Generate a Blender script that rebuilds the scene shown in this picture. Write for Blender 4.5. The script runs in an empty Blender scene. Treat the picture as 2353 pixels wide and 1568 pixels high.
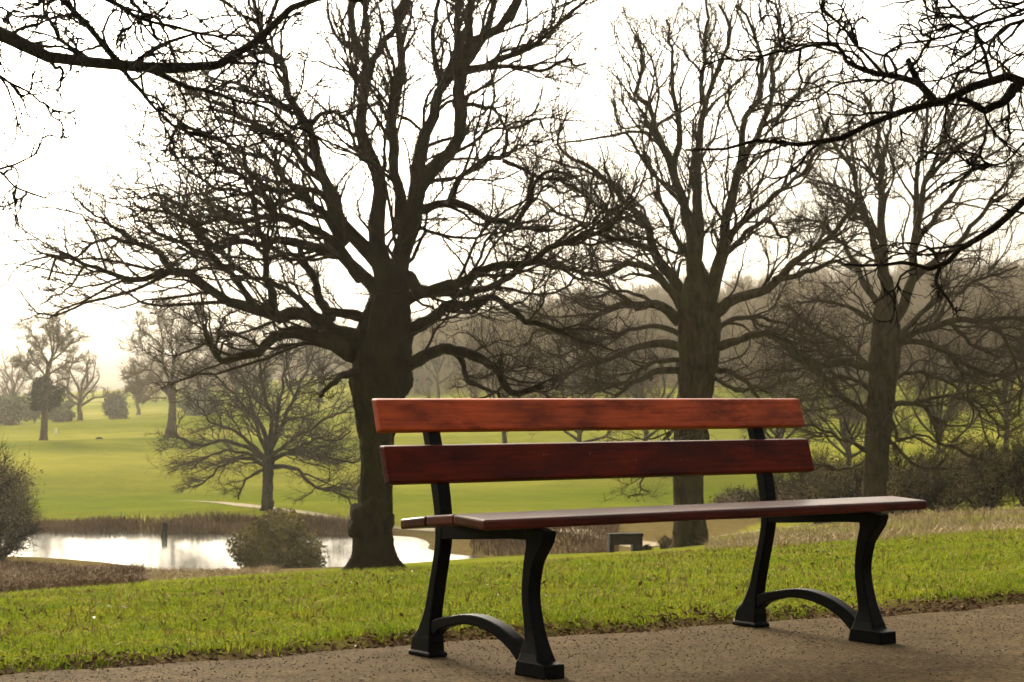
import bpy, bmesh, math, random
import numpy as np
from mathutils import Vector, Matrix

# ------------------------------------------------------------------ camera, sky, sun, exposure
SC = bpy.context.scene
COL = SC.collection
random.seed(5)
RNG = np.random.default_rng(11)

EYE = 0.80            # camera height above the path
FPX = 4585.0          # focal length in photograph units (frame 2353 x 1568)
CU, CV = 1176.0, 914.0
cam_d = bpy.data.cameras.new('camera')
cam = bpy.data.objects.new('camera', cam_d); COL.objects.link(cam)
cam.location = (0, 0, EYE); cam.rotation_euler = (math.radians(90), 0, 0)
cam_d.sensor_width = 36.0; cam_d.lens = 36.0 * FPX / 2353.0
cam_d.shift_y = (CV - 784.0) / 2353.0
cam_d.clip_start = 0.1; cam_d.clip_end = 5000
cam_d.dof.use_dof = True; cam_d.dof.focus_distance = 7.5; cam_d.dof.aperture_fstop = 16
SC.camera = cam

SUN_EL, SUN_AZ = math.radians(26), math.radians(-24)     # azimuth from +Y (view direction), negative = left
w = bpy.data.worlds.new('World'); SC.world = w; w.use_nodes = True
nt = w.node_tree; nt.nodes.clear()
sky = nt.nodes.new('ShaderNodeTexSky'); sky.sky_type = 'NISHITA'; sky.sun_disc = False
sky.sun_elevation = SUN_EL; sky.sun_rotation = SUN_AZ
sky.altitude = 50; sky.air_density = 1.0; sky.dust_density = 9.0; sky.ozone_density = 1.0
hsv = nt.nodes.new('ShaderNodeHueSaturation'); hsv.inputs['Saturation'].default_value = 0.35
tint = nt.nodes.new('ShaderNodeMix'); tint.data_type = 'RGBA'; tint.blend_type = 'MULTIPLY'
tint.inputs['Factor'].default_value = 1.0; tint.inputs[7].default_value = (1.0, 0.95, 0.83, 1)
bg = nt.nodes.new('ShaderNodeBackground'); bg.inputs['Strength'].default_value = 0.12
wo = nt.nodes.new('ShaderNodeOutputWorld')
nt.links.new(sky.outputs[0], hsv.inputs['Color']); nt.links.new(hsv.outputs[0], tint.inputs[6])
nt.links.new(tint.outputs[2], bg.inputs['Color']); nt.links.new(bg.outputs[0], wo.inputs['Surface'])

sun_d = bpy.data.lights.new('sun', 'SUN'); sun_d.energy = 1.3; sun_d.angle = math.radians(22); sun_d.color = (1.0, 0.91, 0.74)
sun = bpy.data.objects.new('sun', sun_d); COL.objects.link(sun)
to_sun = Vector((math.sin(SUN_AZ) * math.cos(SUN_EL), math.cos(SUN_AZ) * math.cos(SUN_EL), math.sin(SUN_EL)))
sun.rotation_euler = (-to_sun).to_track_quat('-Z', 'Y').to_euler(); sun.location = to_sun * 60 + Vector((0, 30, 0))

SC.view_settings.view_transform = 'Standard'; SC.view_settings.look = 'None'
SC.view_settings.exposure = 1.75; SC.view_settings.gamma = 1.0
SC.cycles.use_denoising = True
SC.cycles.max_bounces = 6; SC.cycles.volume_bounces = 1; SC.cycles.diffuse_bounces = 3
SC.cycles.transparent_max_bounces = 8

# ------------------------------------------------------------------ helpers
def at(u, v, Y):
    return Vector(((u - CU) / FPX * Y, Y, EYE - (v - CV) / FPX * Y))

def tag(o, label=None, cat=None, group=None, kind=None):
    if label: o['label'] = label
    if cat: o['category'] = cat
    if group: o['group'] = group
    if kind: o['kind'] = kind
    return o

def empty(name, loc, rz=0.0):
    o = bpy.data.objects.new(name, None); COL.objects.link(o)
    o.location = loc; o.rotation_euler = (0, 0, rz); o.empty_display_size = 0.2
    return o

def mesh_np(name, V, F, mat, parent=None, smooth=True, off=None):
    """V (n,3) ; F (m,k) with k = 3 or 4, or a list of such arrays"""
    V = np.asarray(V, dtype=np.float32)
    if off is not None: V = V - np.asarray(off, dtype=np.float32)
    Fs = F if isinstance(F, list) else [F]
    Fs = [np.asarray(f, dtype=np.int32) for f in Fs if len(f)]
    me = bpy.data.meshes.new(name)
    me.vertices.add(len(V)); me.vertices.foreach_set('co', V.ravel())
    tot = np.concatenate([np.full(len(f), f.shape[1], np.int32) for f in Fs])
    loops = np.concatenate([f.ravel() for f in Fs])
    me.loops.add(len(loops)); me.loops.foreach_set('vertex_index', loops)
    me.polygons.add(len(tot))
    st = np.zeros(len(tot), np.int32); st[1:] = np.cumsum(tot)[:-1]
    me.polygons.foreach_set('loop_start', st); me.polygons.foreach_set('loop_total', tot)
    me.polygons.foreach_set('use_smooth', np.full(len(tot), smooth))
    me.update(calc_edges=True); me.validate()
    if mat: me.materials.append(mat)
    o = bpy.data.objects.new(name, me); COL.objects.link(o)
    if parent: o.parent = parent
    return o

def bm_obj(name, bm, mat, parent=None, smooth=False, bevel=0.0, seg=2):
    me = bpy.data.meshes.new(name); bmesh.ops.recalc_face_normals(bm, faces=bm.faces); bm.to_mesh(me); bm.free()
    for p in me.polygons: p.use_smooth = smooth
    me.materials.append(mat)
    o = bpy.data.objects.new(name, me); COL.objects.link(o)
    if parent: o.parent = parent
    if bevel:
        m = o.modifiers.new('bevel', 'BEVEL'); m.width = bevel; m.segments = seg; m.limit_method = 'ANGLE'; m.angle_limit = math.radians(35)
        m.harden_normals = False
    return o

# ---- materials
def new_mat(name):
    m = bpy.data.materials.new(name); m.use_nodes = True
    n = m.node_tree; b = n.nodes['Principled BSDF']
    return m, n, b

def noise(n, scale, detail=4, rough=0.55, vec=None, dist=0.0):
    t = n.nodes.new('ShaderNodeTexNoise'); t.inputs['Scale'].default_value = scale
    t.inputs['Detail'].default_value = detail; t.inputs['Roughness'].default_value = rough; t.inputs['Distortion'].default_value = dist
    if vec is not None: n.links.new(vec, t.inputs['Vector'])
    return t

def ramp(n, src, stops):
    r = n.nodes.new('ShaderNodeValToRGB'); e = r.color_ramp.elements
    while len(e) < len(stops): e.new(0.5)
    for el, (p, c) in zip(e, stops): el.position = p; el.color = (*c, 1)
    n.links.new(src, r.inputs['Fac']); return r

def mixc(n, fac, a, b, mode='MIX'):
    x = n.nodes.new('ShaderNodeMix'); x.data_type = 'RGBA'; x.blend_type = mode
    if isinstance(fac, float): x.inputs['Factor'].default_value = fac
    else: n.links.new(fac, x.inputs['Factor'])
    for s, v in ((6, a), (7, b)):
        if isinstance(v, tuple): x.inputs[s].default_value = (*v, 1)
        else: n.links.new(v, x.inputs[s])
    return x.outputs[2]

def pos(n):
    return n.nodes.new('ShaderNodeNewGeometry').outputs['Position']

def mapped(n, src, scale, rot=(0, 0, 0)):
    m = n.nodes.new('ShaderNodeMapping'); m.inputs['Scale'].default_value = scale; m.inputs['Rotation'].default_value = rot
    n.links.new(src, m.inputs['Vector']); return m.outputs[0]

def bump(n, b, h, strength, dist=0.01):
    x = n.nodes.new('ShaderNodeBump'); x.inputs['Strength'].default_value = strength; x.inputs['Distance'].default_value = dist
    n.links.new(h, x.inputs['Height']); n.links.new(x.outputs[0], b.inputs['Normal'])

def simple_noise_mat(name, scale, stops, rough=0.9, bstr=0.0, bdist=0.02, spec=0.03, detail=5, stretch=(1, 1, 1)):
    m, n, b = new_mat(name)
    p = mapped(n, pos(n), stretch)
    t = noise(n, scale, detail, 0.6, p)
    r = ramp(n, t.outputs['Fac'], stops); n.links.new(r.outputs[0], b.inputs['Base Color'])
    b.inputs['Roughness'].default_value = rough; b.inputs['Specular IOR Level'].default_value = spec
    if bstr: bump(n, b, t.outputs['Fac'], bstr, bdist)
    return m

def bark_mat(name, dark, light, moss, scale=6.0, moss_amt=0.5):
    m, n, b = new_mat(name)
    p = pos(n)
    t = noise(n, scale, 6, 0.65, mapped(n, p, (1, 1, 0.35)))
    r = ramp(n, t.outputs['Fac'], [(0.3, dark), (0.7, light)])
    g = noise(n, 0.9, 4, 0.6, p)
    gr = ramp(n, g.outputs['Fac'], [(0.5, (0, 0, 0)), (0.68, (moss_amt,) * 3)])
    c = mixc(n, gr.outputs[0], r.outputs[0], moss)
    n.links.new(c, b.inputs['Base Color'])
    b.inputs['Roughness'].default_value = 0.95; b.inputs['Specular IOR Level'].default_value = 0.03
    bump(n, b, t.outputs['Fac'], 1.0, 0.06)
    return m

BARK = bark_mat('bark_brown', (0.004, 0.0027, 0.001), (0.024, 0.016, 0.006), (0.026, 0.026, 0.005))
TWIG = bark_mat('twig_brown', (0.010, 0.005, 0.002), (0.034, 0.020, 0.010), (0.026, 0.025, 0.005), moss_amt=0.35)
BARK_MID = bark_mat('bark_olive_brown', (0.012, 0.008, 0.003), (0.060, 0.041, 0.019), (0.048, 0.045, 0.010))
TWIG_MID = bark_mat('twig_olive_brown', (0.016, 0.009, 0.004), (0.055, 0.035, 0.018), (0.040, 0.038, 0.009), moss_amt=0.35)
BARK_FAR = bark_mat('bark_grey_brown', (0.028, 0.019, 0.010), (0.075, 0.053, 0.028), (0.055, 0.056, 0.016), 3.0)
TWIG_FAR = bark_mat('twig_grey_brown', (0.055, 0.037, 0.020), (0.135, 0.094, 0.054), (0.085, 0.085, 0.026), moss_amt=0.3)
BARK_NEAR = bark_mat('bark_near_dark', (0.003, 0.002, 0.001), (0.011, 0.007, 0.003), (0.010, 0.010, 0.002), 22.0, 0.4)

def wood_mat(name, a, b_, rough, stretch=(2.2, 55, 55), spec=0.3, coat=0.0):
    m, n, b = new_mat(name)
    tc = n.nodes.new('ShaderNodeTexCoord').outputs['Object']
    v = mapped(n, tc, stretch)
    t = noise(n, 2.2, 6, 0.6, v, 0.6)
    blot = noise(n, 3.1, 3, 0.5, mapped(n, tc, (1.2, 3, 3)))
    r = ramp(n, t.outputs['Fac'], [(0.25, a), (0.75, b_)])
    d = ramp(n, blot.outputs['Fac'], [(0.32, (0.42, 0.40, 0.42)), (0.5, (0.85, 0.85, 0.85)), (0.68, (1.2, 1.2, 1.15))])
    c = mixc(n, 1.0, r.outputs[0], d.outputs[0], 'MULTIPLY')
    ch = noise(n, 34, 3, 0.6, mapped(n, tc, (0.7, 1, 1))); chr_ = ramp(n, ch.outputs['Fac'], [(0.70, (0, 0, 0)), (0.74, (0.45, 0.45, 0.45))])
    c = mixc(n, chr_.outputs[0], c, (0.20, 0.11, 0.06))
    dk = noise(n, 9, 5, 0.7, mapped(n, tc, (0.5, 1.5, 1.5))); dkr = ramp(n, dk.outputs['Fac'], [(0.36, (0.45, 0.42, 0.40)), (0.52, (1, 1, 1))])
    c = mixc(n, 1.0, c, dkr.outputs[0], 'MULTIPLY')
    n.links.new(c, b.inputs['Base Color'])
    rr = ramp(n, blot.outputs['Fac'], [(0.3, (rough,) * 3), (0.8, (rough + 0.16,) * 3)])
    n.links.new(rr.outputs[0], b.inputs['Roughness'])
    b.inputs['Specular IOR Level'].default_value = spec; b.inputs['Coat Weight'].default_value = coat; b.inputs['Coat Roughness'].default_value = 0.20
    bump(n, b, t.outputs['Fac'], 0.12, 0.003)
    return m

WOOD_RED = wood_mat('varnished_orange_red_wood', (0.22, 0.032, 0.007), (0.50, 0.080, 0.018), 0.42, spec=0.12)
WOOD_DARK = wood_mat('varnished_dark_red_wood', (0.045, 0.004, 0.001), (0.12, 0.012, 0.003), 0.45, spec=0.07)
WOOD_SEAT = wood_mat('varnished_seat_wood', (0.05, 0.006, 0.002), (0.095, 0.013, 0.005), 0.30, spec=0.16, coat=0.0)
m, n, b = new_mat('black_iron_paint'); IRON = m
t = noise(n, 60, 4, 0.6, n.nodes.new('ShaderNodeTexCoord').outputs['Object'])
r = ramp(n, t.outputs['Fac'], [(0.3, (0.0015, 0.0015, 0.0015)), (0.75, (0.004, 0.004, 0.0035))]); n.links.new(r.outputs[0], b.inputs['Base Color'])
b.inputs['Roughness'].default_value = 0.45; b.inputs['Specular IOR Level'].default_value = 0.045; bump(n, b, t.outputs['Fac'], 0.15, 0.003)

# ------------------------------------------------------------------ terrain
PA = np.array([-1.49, 5.80]); PD = np.array([0.861, 0.508]); PN = np.array([-0.508, 0.861])
LA, LB = 0.0225, 0.0064
def s_of(x, y): return (x - PA[0]) * PN[0] + (y - PA[1]) * PN[1]
def q_of(x, y): return (x - PA[0]) * PD[0] + (y - PA[1]) * PD[1]
WATER = -6.0
CP = []      # control points for the land beyond the lawn (u, v, Y)
def cp(*rows):
    for u, v, Y in rows: CP.append(tuple(at(u, v, Y)))
# just beyond the brow, a little below the line of sight
cp((-500, 1430, 26), (0, 1400, 26), (400, 1372, 26), (860, 1335, 26), (1200, 1316, 27), (1600, 1288, 29), (2000, 1258, 31), (2353, 1232, 32), (2900, 1190, 34))
cp((-500, 1400, 42), (0, 1368, 42), (400, 1340, 42), (860, 1313, 40), (1200, 1300, 44), (1585, 1268, 52), (1585, 1259, 62), (1850, 1224, 62), (2010, 1196, 74), (2353, 1180, 66), (2900, 1150, 70))
# near bank of the pond, pond bed, far bank
cp((-400, 1330, 62), (0, 1322, 62), (300, 1334, 62), (560, 1332, 62), (800, 1318, 60), (-300, 1290, 80), (20, 1279, 82), (300, 1312, 76), (560, 1315, 75), (820, 1314, 75), (1000, 1314, 75))
for u, Y in ((120, 90), (300, 88), (450, 87), (600, 87), (750, 86), (900, 84), (1030, 82)): p = at(u, 1300, Y); CP.append((p.x, Y, WATER - 0.5))
cp((-300, 1225, 104), (60, 1224, 101), (300, 1222, 101), (560, 1230, 99.5), (780, 1240, 97), (960, 1252, 93), (1110, 1272, 86))
cp((1240, 1281, 70), (1250, 1246, 88), (1400, 1271, 64), (1480, 1268, 64), (1320, 1222, 92), (1560, 1250, 78), (1700, 1225, 84))
# the meadow on the left
cp((-600, 1180, 115), (0, 1190, 112), (300, 1188, 110), (615, 1174, 112), (780, 1199, 106), (1000, 1206, 108), (1300, 1178, 114), (1600, 1170, 118), (2000, 1150, 118), (2400, 1110, 118), (2900, 1080, 118))
cp((-600, 1080, 150), (0, 1090, 145), (300, 1090, 145), (615, 1105, 140), (1000, 1090, 150), (1400, 1080, 150), (2000, 1050, 160), (2400, 1020, 160))
cp((-600, 1020, 200), (100, 1017, 190), (300, 1010, 192), (395, 992, 203), (615, 1010, 200), (1000, 990, 215), (1400, 985, 210), (2000, 975, 210), (2400, 950, 210), (3000, 930, 210))
cp((-700, 990, 260), (0, 984, 255), (300, 964, 262), (480, 952, 268), (700, 940, 275), (1000, 915, 290), (1400, 905, 290), (2000, 900, 280), (2500, 880, 280))
cp((-700, 985, 340), (0, 975, 340), (300, 965, 340), (480, 950, 350), (700, 910, 350), (1000, 870, 370), (1400, 840, 370), (2000, 810, 370), (2600, 800, 370))
cp((-900, 940, 520), (0, 935, 520), (300, 925, 520), (480, 905, 500), (700, 870, 490), (900, 850, 480), (1200, 775, 480), (1600, 730, 480), (2000, 695, 480), (2353, 685, 480), (2900, 680, 480))
cp((-900, 925, 900), (300, 920, 900), (1200, 850, 800), (2000, 820, 800), (2900, 810, 800))
# samples of the lawn so that both join smoothly
for q in (-30, -18, -9, -3, 2, 7, 13, 20, 30, 45):
    for s in (6.0, 9.0):
        x, y = PA + PD * q + PN * s
        CP.append((x, y, -LA * s - LB * s ** 2 + 0.0025 * min(max(x, -8), 12) * s))
CPA = np.array(CP)
def _ker(d2): return np.sqrt(d2 + 36.0)
_sc = 1.0
_D = ((CPA[:, None, :2] - CPA[None, :, :2]) ** 2).sum(-1)
_K = _ker(_D); _n = len(CPA)
_P = np.concatenate([np.ones((_n, 1)), CPA[:, :2] / 100.0], 1)
_A = np.block([[_K + 1e-4 * np.eye(_n), _P], [_P.T, np.zeros((3, 3))]])
_W = np.linalg.solve(_A, np.concatenate([CPA[:, 2], np.zeros(3)]))
def sstep(a, b, x):
    t = np.clip((x - a) / (b - a), 0, 1); return t * t * (3 - 2 * t)
def ground_z(x, y):
    x = np.atleast_1d(np.asarray(x, float)); y = np.atleast_1d(np.asarray(y, float))
    s = s_of(x, y); sl = np.clip(s, 0, 12)
    near = np.where(s > 0, -LA * sl - LB * sl ** 2 + 0.0025 * np.clip(x, -8, 12) * sl, 0.0)
    far = np.empty_like(near)
    for i in range(0, len(x), 4000):
        xx, yy = x[i:i + 4000], y[i:i + 4000]
        d2 = (xx[:, None] - CPA[None, :, 0]) ** 2 + (yy[:, None] - CPA[None, :, 1]) ** 2
        far[i:i + 4000] = _ker(d2) @ _W[:_n] + _W[_n] + _W[_n + 1] * xx / 100 + _W[_n + 2] * yy / 100
    k = sstep(5.5, 9.5, s)
    roll = sstep(112, 135, y) * (1 - sstep(270, 320, y)) * (0.55 * np.sin(y / 11.0 + x / 34.0) + 0.35 * np.sin(y / 6.3 - x / 21.0 + 1.0))
    z = near * (1 - k) + far * k + roll
    return z
def gz(x, y): return float(ground_z(x, y)[0])
def lawn_lump(x, y):
    return 0.012 * np.sin(2.3 * x + 1.1 * y) * np.sin(1.7 * y - 0.6 * x + 1.0) + 0.008 * np.sin(5.1 * x - 3.3 * y)

def axis(lim_a, lim_b, fine_a, fine_b, h, growth):
    c = list(np.arange(fine_a, fine_b, h)); st = h
    hi = [c[-1]]
    while hi[-1] < lim_b: st *= growth; hi.append(hi[-1] + st)
    lo = [c[0]]; st = h
    while lo[-1] > lim_a: st *= growth; lo.append(lo[-1] - st)
    return np.array(lo[1:][::-1] + c + hi[1:])
GX = axis(-640, 640, -5.0, 6.0, 0.14, 1.045)
GY = axis(-60, 950, 4.5, 17.0, 0.14, 1.035)
XX, YY = np.meshgrid(GX, GY)
zz = ground_z(XX.ravel(), YY.ravel())
ss = s_of(XX.ravel(), YY.ravel())
edge_w = 0.05 * np.sin(q_of(XX.ravel(), YY.ravel()) * 3.1) + 0.03 * np.sin(q_of(XX.ravel(), YY.ravel()) * 8.3 + 1)
lip = sstep(-0.02, 0.22, ss + edge_w)
zz = zz - 0.035 * (1 - lip) + 0.012 * lip + lawn_lump(XX.ravel(), YY.ravel()) * lip * (np.abs(ss) < 30)
V = np.stack([XX.ravel(), YY.ravel(), zz], 1)
nx, ny = len(GX), len(GY)
ii = (np.arange(ny - 1)[:, None] * nx + np.arange(nx - 1)[None, :]).ravel()
Fq = np.stack([ii, ii + 1, ii + nx + 1, ii + nx], 1)

# ground: lawn near, meadow far, litter under the woods
m, n, b = new_mat('grass_ground'); GROUND = m
p = pos(n)
t1 = noise(n, 0.35, 5, 0.6, p); t2 = noise(n, 2.6, 6, 0.65, p); t3 = noise(n, 0.022, 4, 0.6, mapped(n, p, (0.5, 2.0, 1)))
c1 = ramp(n, t2.outputs['Fac'], [(0.25, (0.065, 0.085, 0.006)), (0.55, (0.115, 0.132, 0.010)), (0.8, (0.160, 0.158, 0.018))])
c2 = ramp(n, t3.outputs['Fac'], [(0.36, (0.075, 0.095, 0.006)), (0.62, (0.215, 0.195, 0.035))])
cc = mixc(n, 0.6, c1.outputs[0], c2.outputs[0])
c3 = ramp(n, t1.outputs['Fac'], [(0.3, (0.8, 0.85, 0.8)), (0.7, (1.15, 1.1, 1.0))])
cc = mixc(n, 1.0, cc, c3.outputs[0], 'MULTIPLY')
att = n.nodes.new('ShaderNodeAttribute'); att.attribute_name = 'litter'
lc = ramp(n, t2.outputs['Fac'], [(0.3, (0.05, 0.032, 0.015)), (0.7, (0.125, 0.085, 0.042))])
cc = mixc(n, att.outputs['Fac'], cc, lc.outputs[0])
n.links.new(cc, b.inputs['Base Color']); b.inputs['Roughness'].default_value = 1.0; b.inputs['Specular IOR Level'].default_value = 0.0
bump(n, b, t2.outputs['Fac'], 0.5, 0.05)
ground = mesh_np('ground', V, Fq, GROUND); tag(ground, kind='structure')
# what covers the soil: dead leaves at the path's edge, bracken on the pond banks, leaf litter in the wood
xf, yf = XX.ravel(), YY.ravel()
def jitter(x, y, f): return np.sin(f * x + 0.7 * f * y) * np.cos(0.8 * f * y - 0.3 * f * x + 2)
litter = 1 - sstep(0.08, 0.26, ss + edge_w + 0.05 * jitter(xf, yf, 6))
litter[ss < -0.3] = 1
nb = (zz < WATER + 1.1) & (yf > 60) & (yf < 102) & (xf > -40) & (xf < 14)
litter = np.maximum(litter, np.where(nb, 0.85, 0))
wood_z = sstep(290, 330, yf + 0.12 * xf) * sstep(-30, 20, xf + 10 * jitter(xf, yf, 0.05))
litter = np.maximum(litter, wood_z * 0.95)
a = ground.data.attributes.new('litter', 'FLOAT', 'POINT'); a.data.foreach_set('value', litter.astype(np.float32))

# the path the bench stands on
m, n, b = new_mat('worn_asphalt'); PATHM = m
p = pos(n)
ta = noise(n, 9, 6, 0.65, p); tb = noise(n, 55, 5, 0.75, p); tcz = noise(n, 1.4, 4, 0.6, p)
r1 = ramp(n, tb.outputs['Fac'], [(0.36, (0.026, 0.018, 0.009)), (0.64, (0.135, 0.098, 0.055))])
r2 = ramp(n, ta.outputs['Fac'], [(0.3, (0.62, 0.60, 0.54)), (0.7, (1.25, 1.20, 1.10))])
r3 = ramp(n, tcz.outputs['Fac'], [(0.35, (0.85, 0.83, 0.80)), (0.65, (1.1, 1.1, 1.1))])
c = mixc(n, 1.0, mixc(n, 1.0, r1.outputs[0], r2.outputs[0], 'MULTIPLY'), r3.outputs[0], 'MULTIPLY')
n.links.new(c, b.inputs['Base Color']); b.inputs['Roughness'].default_value = 0.95; b.inputs['Specular IOR Level'].default_value = 0.02
bump(n, b, tb.outputs['Fac'], 0.7, 0.006)
qs = np.arange(-40, 45, 0.12); rows = []
sv = np.array([-8.0, -6, -4, -2.5, -1.2, -0.5, -0.2, 0.0])
for j, s0 in enumerate(sv):
    wob = (0.05 * np.sin(qs * 1.3) + 0.035 * np.sin(qs * 4.7 + 1) + 0.02 * np.sin(qs * 13.1)) * (1.0 if j >= 6 else 0)
    P2 = PA[None] + PD[None] * qs[:, None] + PN[None] * (s0 + wob)[:, None]
    rows.append(np.concatenate([P2, np.full((len(qs), 1), -0.012 * (j == len(sv) - 1))], 1))
V = np.concatenate(rows); nq = len(qs)
ii = (np.arange(len(sv) - 1)[:, None] * nq + np.arange(nq - 1)[None, :]).ravel()
tag(mesh_np('path', V, np.stack([ii, ii + 1, ii + nq + 1, ii + nq], 1), PATHM), kind='structure')

# pond
m, n, b = new_mat('pond_water'); WATERM = m
b.inputs['Base Color'].default_value = (0.02, 0.024, 0.014, 1); b.inputs['Roughness'].default_value = 0.09; b.inputs['IOR'].default_value = 1.33
tw = noise(n, 1.2, 3, 0.5, mapped(n, pos(n), (1, 0.35, 1))); bump(n, b, tw.outputs['Fac'], 0.10, 0.05)
wx = np.linspace(-34, 8, 40); wy = np.linspace(70, 106, 30); WX, WY = np.meshgrid(wx, wy)
V = np.stack([WX.ravel(), WY.ravel(), np.full(WX.size, WATER)], 1)
ii = (np.arange(29)[:, None] * 40 + np.arange(39)[None, :]).ravel()
tag(mesh_np('pond', V, np.stack([ii, ii + 1, ii + 41, ii + 40], 1), WATERM), kind='structure')

# pale footpath round the pond
FOOT = simple_noise_mat('pale_gravel', 1.5, [(0.3, (0.17, 0.135, 0.075)), (0.7, (0.28, 0.225, 0.14))], 0.95)
def drape_path(name, pts, width, lift=0.05):
    P = catmull(np.array([tuple(at(*p)) for p in pts])[:, :2], 60)
    d = np.gradient(P, axis=0); d /= np.linalg.norm(d, axis=1)[:, None]; nn = np.stack([-d[:, 1], d[:, 0]], 1)
    rows = []
    for o in np.linspace(-0.5, 0.5, 5):
        wv = width * (1 + 0.22 * np.sin(np.arange(60) * 0.7 + o)) * np.clip(0.25 + np.arange(60) / 14, 0, 1)
        Q = P + nn * (o * wv)[:, None]; rows.append(np.concatenate([Q, (ground_z(Q[:, 0], Q[:, 1]) + lift)[:, None]], 1))
    V = np.concatenate(rows); ii = (np.arange(4)[:, None] * 60 + np.arange(59)[None, :]).ravel()
    return tag(mesh_np(name, V, np.stack([ii, ii + 1, ii + 61, ii + 60], 1), FOOT), kind='structure')

def catmull(P, n):
    P = np.asarray(P, float); m_ = len(P)
    if m_ == 2: return P[0] + (P[1] - P[0]) * np.linspace(0, 1, n)[:, None]
    ext = np.concatenate([[2 * P[0] - P[1]], P, [2 * P[-1] - P[-2]]])
    seg = np.linalg.norm(np.diff(P, axis=0), axis=1); cum = np.concatenate([[0], np.cumsum(seg)]) / seg.sum()
    out = []
    for t in np.linspace(0, 1, n):
        i = min(np.searchsorted(cum, t, side='right') - 1, m_ - 2); u = (t - cum[i]) / max(cum[i + 1] - cum[i], 1e-9)
        a, b_, c_, d_ = ext[i], ext[i + 1], ext[i + 2], ext[i + 3]
        out.append(0.5 * (2 * b_ + (c_ - a) * u + (2 * a - 5 * b_ + 4 * c_ - d_) * u * u + (3 * b_ - a - 3 * c_ + d_) * u ** 3))
    return np.array(out)

drape_path('footpath', [(330, 1136, 126), (430, 1143, 124), (500, 1153, 120), (590, 1170, 115), (690, 1184, 111), (790, 1198, 107), (950, 1206, 102), (1150, 1212, 98), (1320, 1221, 92), (1440, 1238, 85), (1560, 1250, 79), (1680, 1236, 81), (1900, 1210, 84)], 1.1)

# ------------------------------------------------------------------ the bench
E1 = Vector((0.808, 0.589, 0)); RZ = math.atan2(0.589, 0.808)
bench = empty('park_bench', (0.08, 5.722, 0), RZ)
tag(bench, 'red slatted park bench with black cast iron ends on the path', 'bench')
LEN = 1.36
def loc(a, t, z): return Vector((a, t, z))
def plank(name, a0, a1, corners, mat, bev=0.006, label=None):
    """corners: 4 (t,z) points of the cross-section"""
    bm = bmesh.new(); A = [bm.verts.new(loc(a0, *c)) for c in corners]; B = [bm.verts.new(loc(a1, *c)) for c in corners]
    bm.faces.new(A[::-1]); bm.faces.new(B)
    for i in range(4): bm.faces.new((A[i], A[(i + 1) % 4], B[(i + 1) % 4], B[i]))
    o = bm_obj(name, bm, mat, bench, bevel=bev, seg=3)
    if label: o['label'] = label
    return o
def lean(z0, z1, th, rise=0.0):      # leaning plank from z0 to z1 on the backrest line
    f = lambda z: 0.55 - 0.31 * (0.8 - z)
    dn = (th * 0.955, th * -0.296)       # to the back, square to the plank
    return [(f(z0), z0), (f(z0) + dn[0], z0 + dn[1] + 0.0), (f(z1) + th, z1 + rise), (f(z1), z1)]
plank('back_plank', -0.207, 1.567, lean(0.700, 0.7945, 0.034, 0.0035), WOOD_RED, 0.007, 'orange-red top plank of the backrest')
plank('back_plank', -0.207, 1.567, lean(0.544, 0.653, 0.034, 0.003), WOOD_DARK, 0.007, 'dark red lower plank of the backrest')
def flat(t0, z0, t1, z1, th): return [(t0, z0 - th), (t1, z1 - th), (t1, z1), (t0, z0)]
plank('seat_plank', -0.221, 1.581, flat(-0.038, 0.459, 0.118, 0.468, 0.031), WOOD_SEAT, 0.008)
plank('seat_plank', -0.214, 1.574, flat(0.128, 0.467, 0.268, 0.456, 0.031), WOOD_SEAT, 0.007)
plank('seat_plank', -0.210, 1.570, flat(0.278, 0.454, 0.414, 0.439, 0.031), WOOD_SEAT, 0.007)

def sweep(path, depth, thick, n=20):
    """path (t,z); rectangular section: depth in the plane of the frame, thick across it"""
    P = catmull(np.array(path), n); tt = np.linspace(0, 1, n)
    seg = np.linalg.norm(np.diff(np.array(path), axis=0), axis=1); cum = np.concatenate([[0], np.cumsum(seg)]) / seg.sum()
    D = np.interp(tt, cum, depth); T = np.interp(tt, cum, thick)
    d = np.gradient(P, axis=0); d /= np.linalg.norm(d, axis=1)[:, None]
    N = np.stack([-d[:, 1], d[:, 0]], 1)
    bm = bmesh.new(); rings = []
    for i in range(n):
        c = P[i]; nn = N[i]; rg = []
        for sd, st in ((-1, -1), (1, -1), (1, 1), (-1, 1)):
            q = c + nn * sd * D[i] / 2; rg.append(bm.verts.new((st * T[i] / 2, q[0], q[1])))
        rings.append(rg)
    bm.faces.new(rings[0][::-1]); bm.faces.new(rings[-1])
    for i in range(n - 1):
        for j in range(4): bm.faces.new((rings[i][j], rings[i][(j + 1) % 4], rings[i + 1][(j + 1) % 4], rings[i + 1][j]))
    return bm
def solid(ringsdef):
    """stack of rectangles (z, t0, t1, a0, a1)"""
    bm = bmesh.new(); rings = []
    for z, t0, t1, a0, a1 in ringsdef: rings.append([bm.verts.new(v) for v in ((a0, t0, z), (a1, t0, z), (a1, t1, z), (a0, t1, z))])
    bm.faces.new(rings[0][::-1]); bm.faces.new(rings[-1])
    for i in range(len(rings) - 1):
        for j in range(4): bm.faces.new((rings[i][j], rings[i][(j + 1) % 4], rings[i + 1][(j + 1) % 4], rings[i + 1][j]))
    return bm
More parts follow.
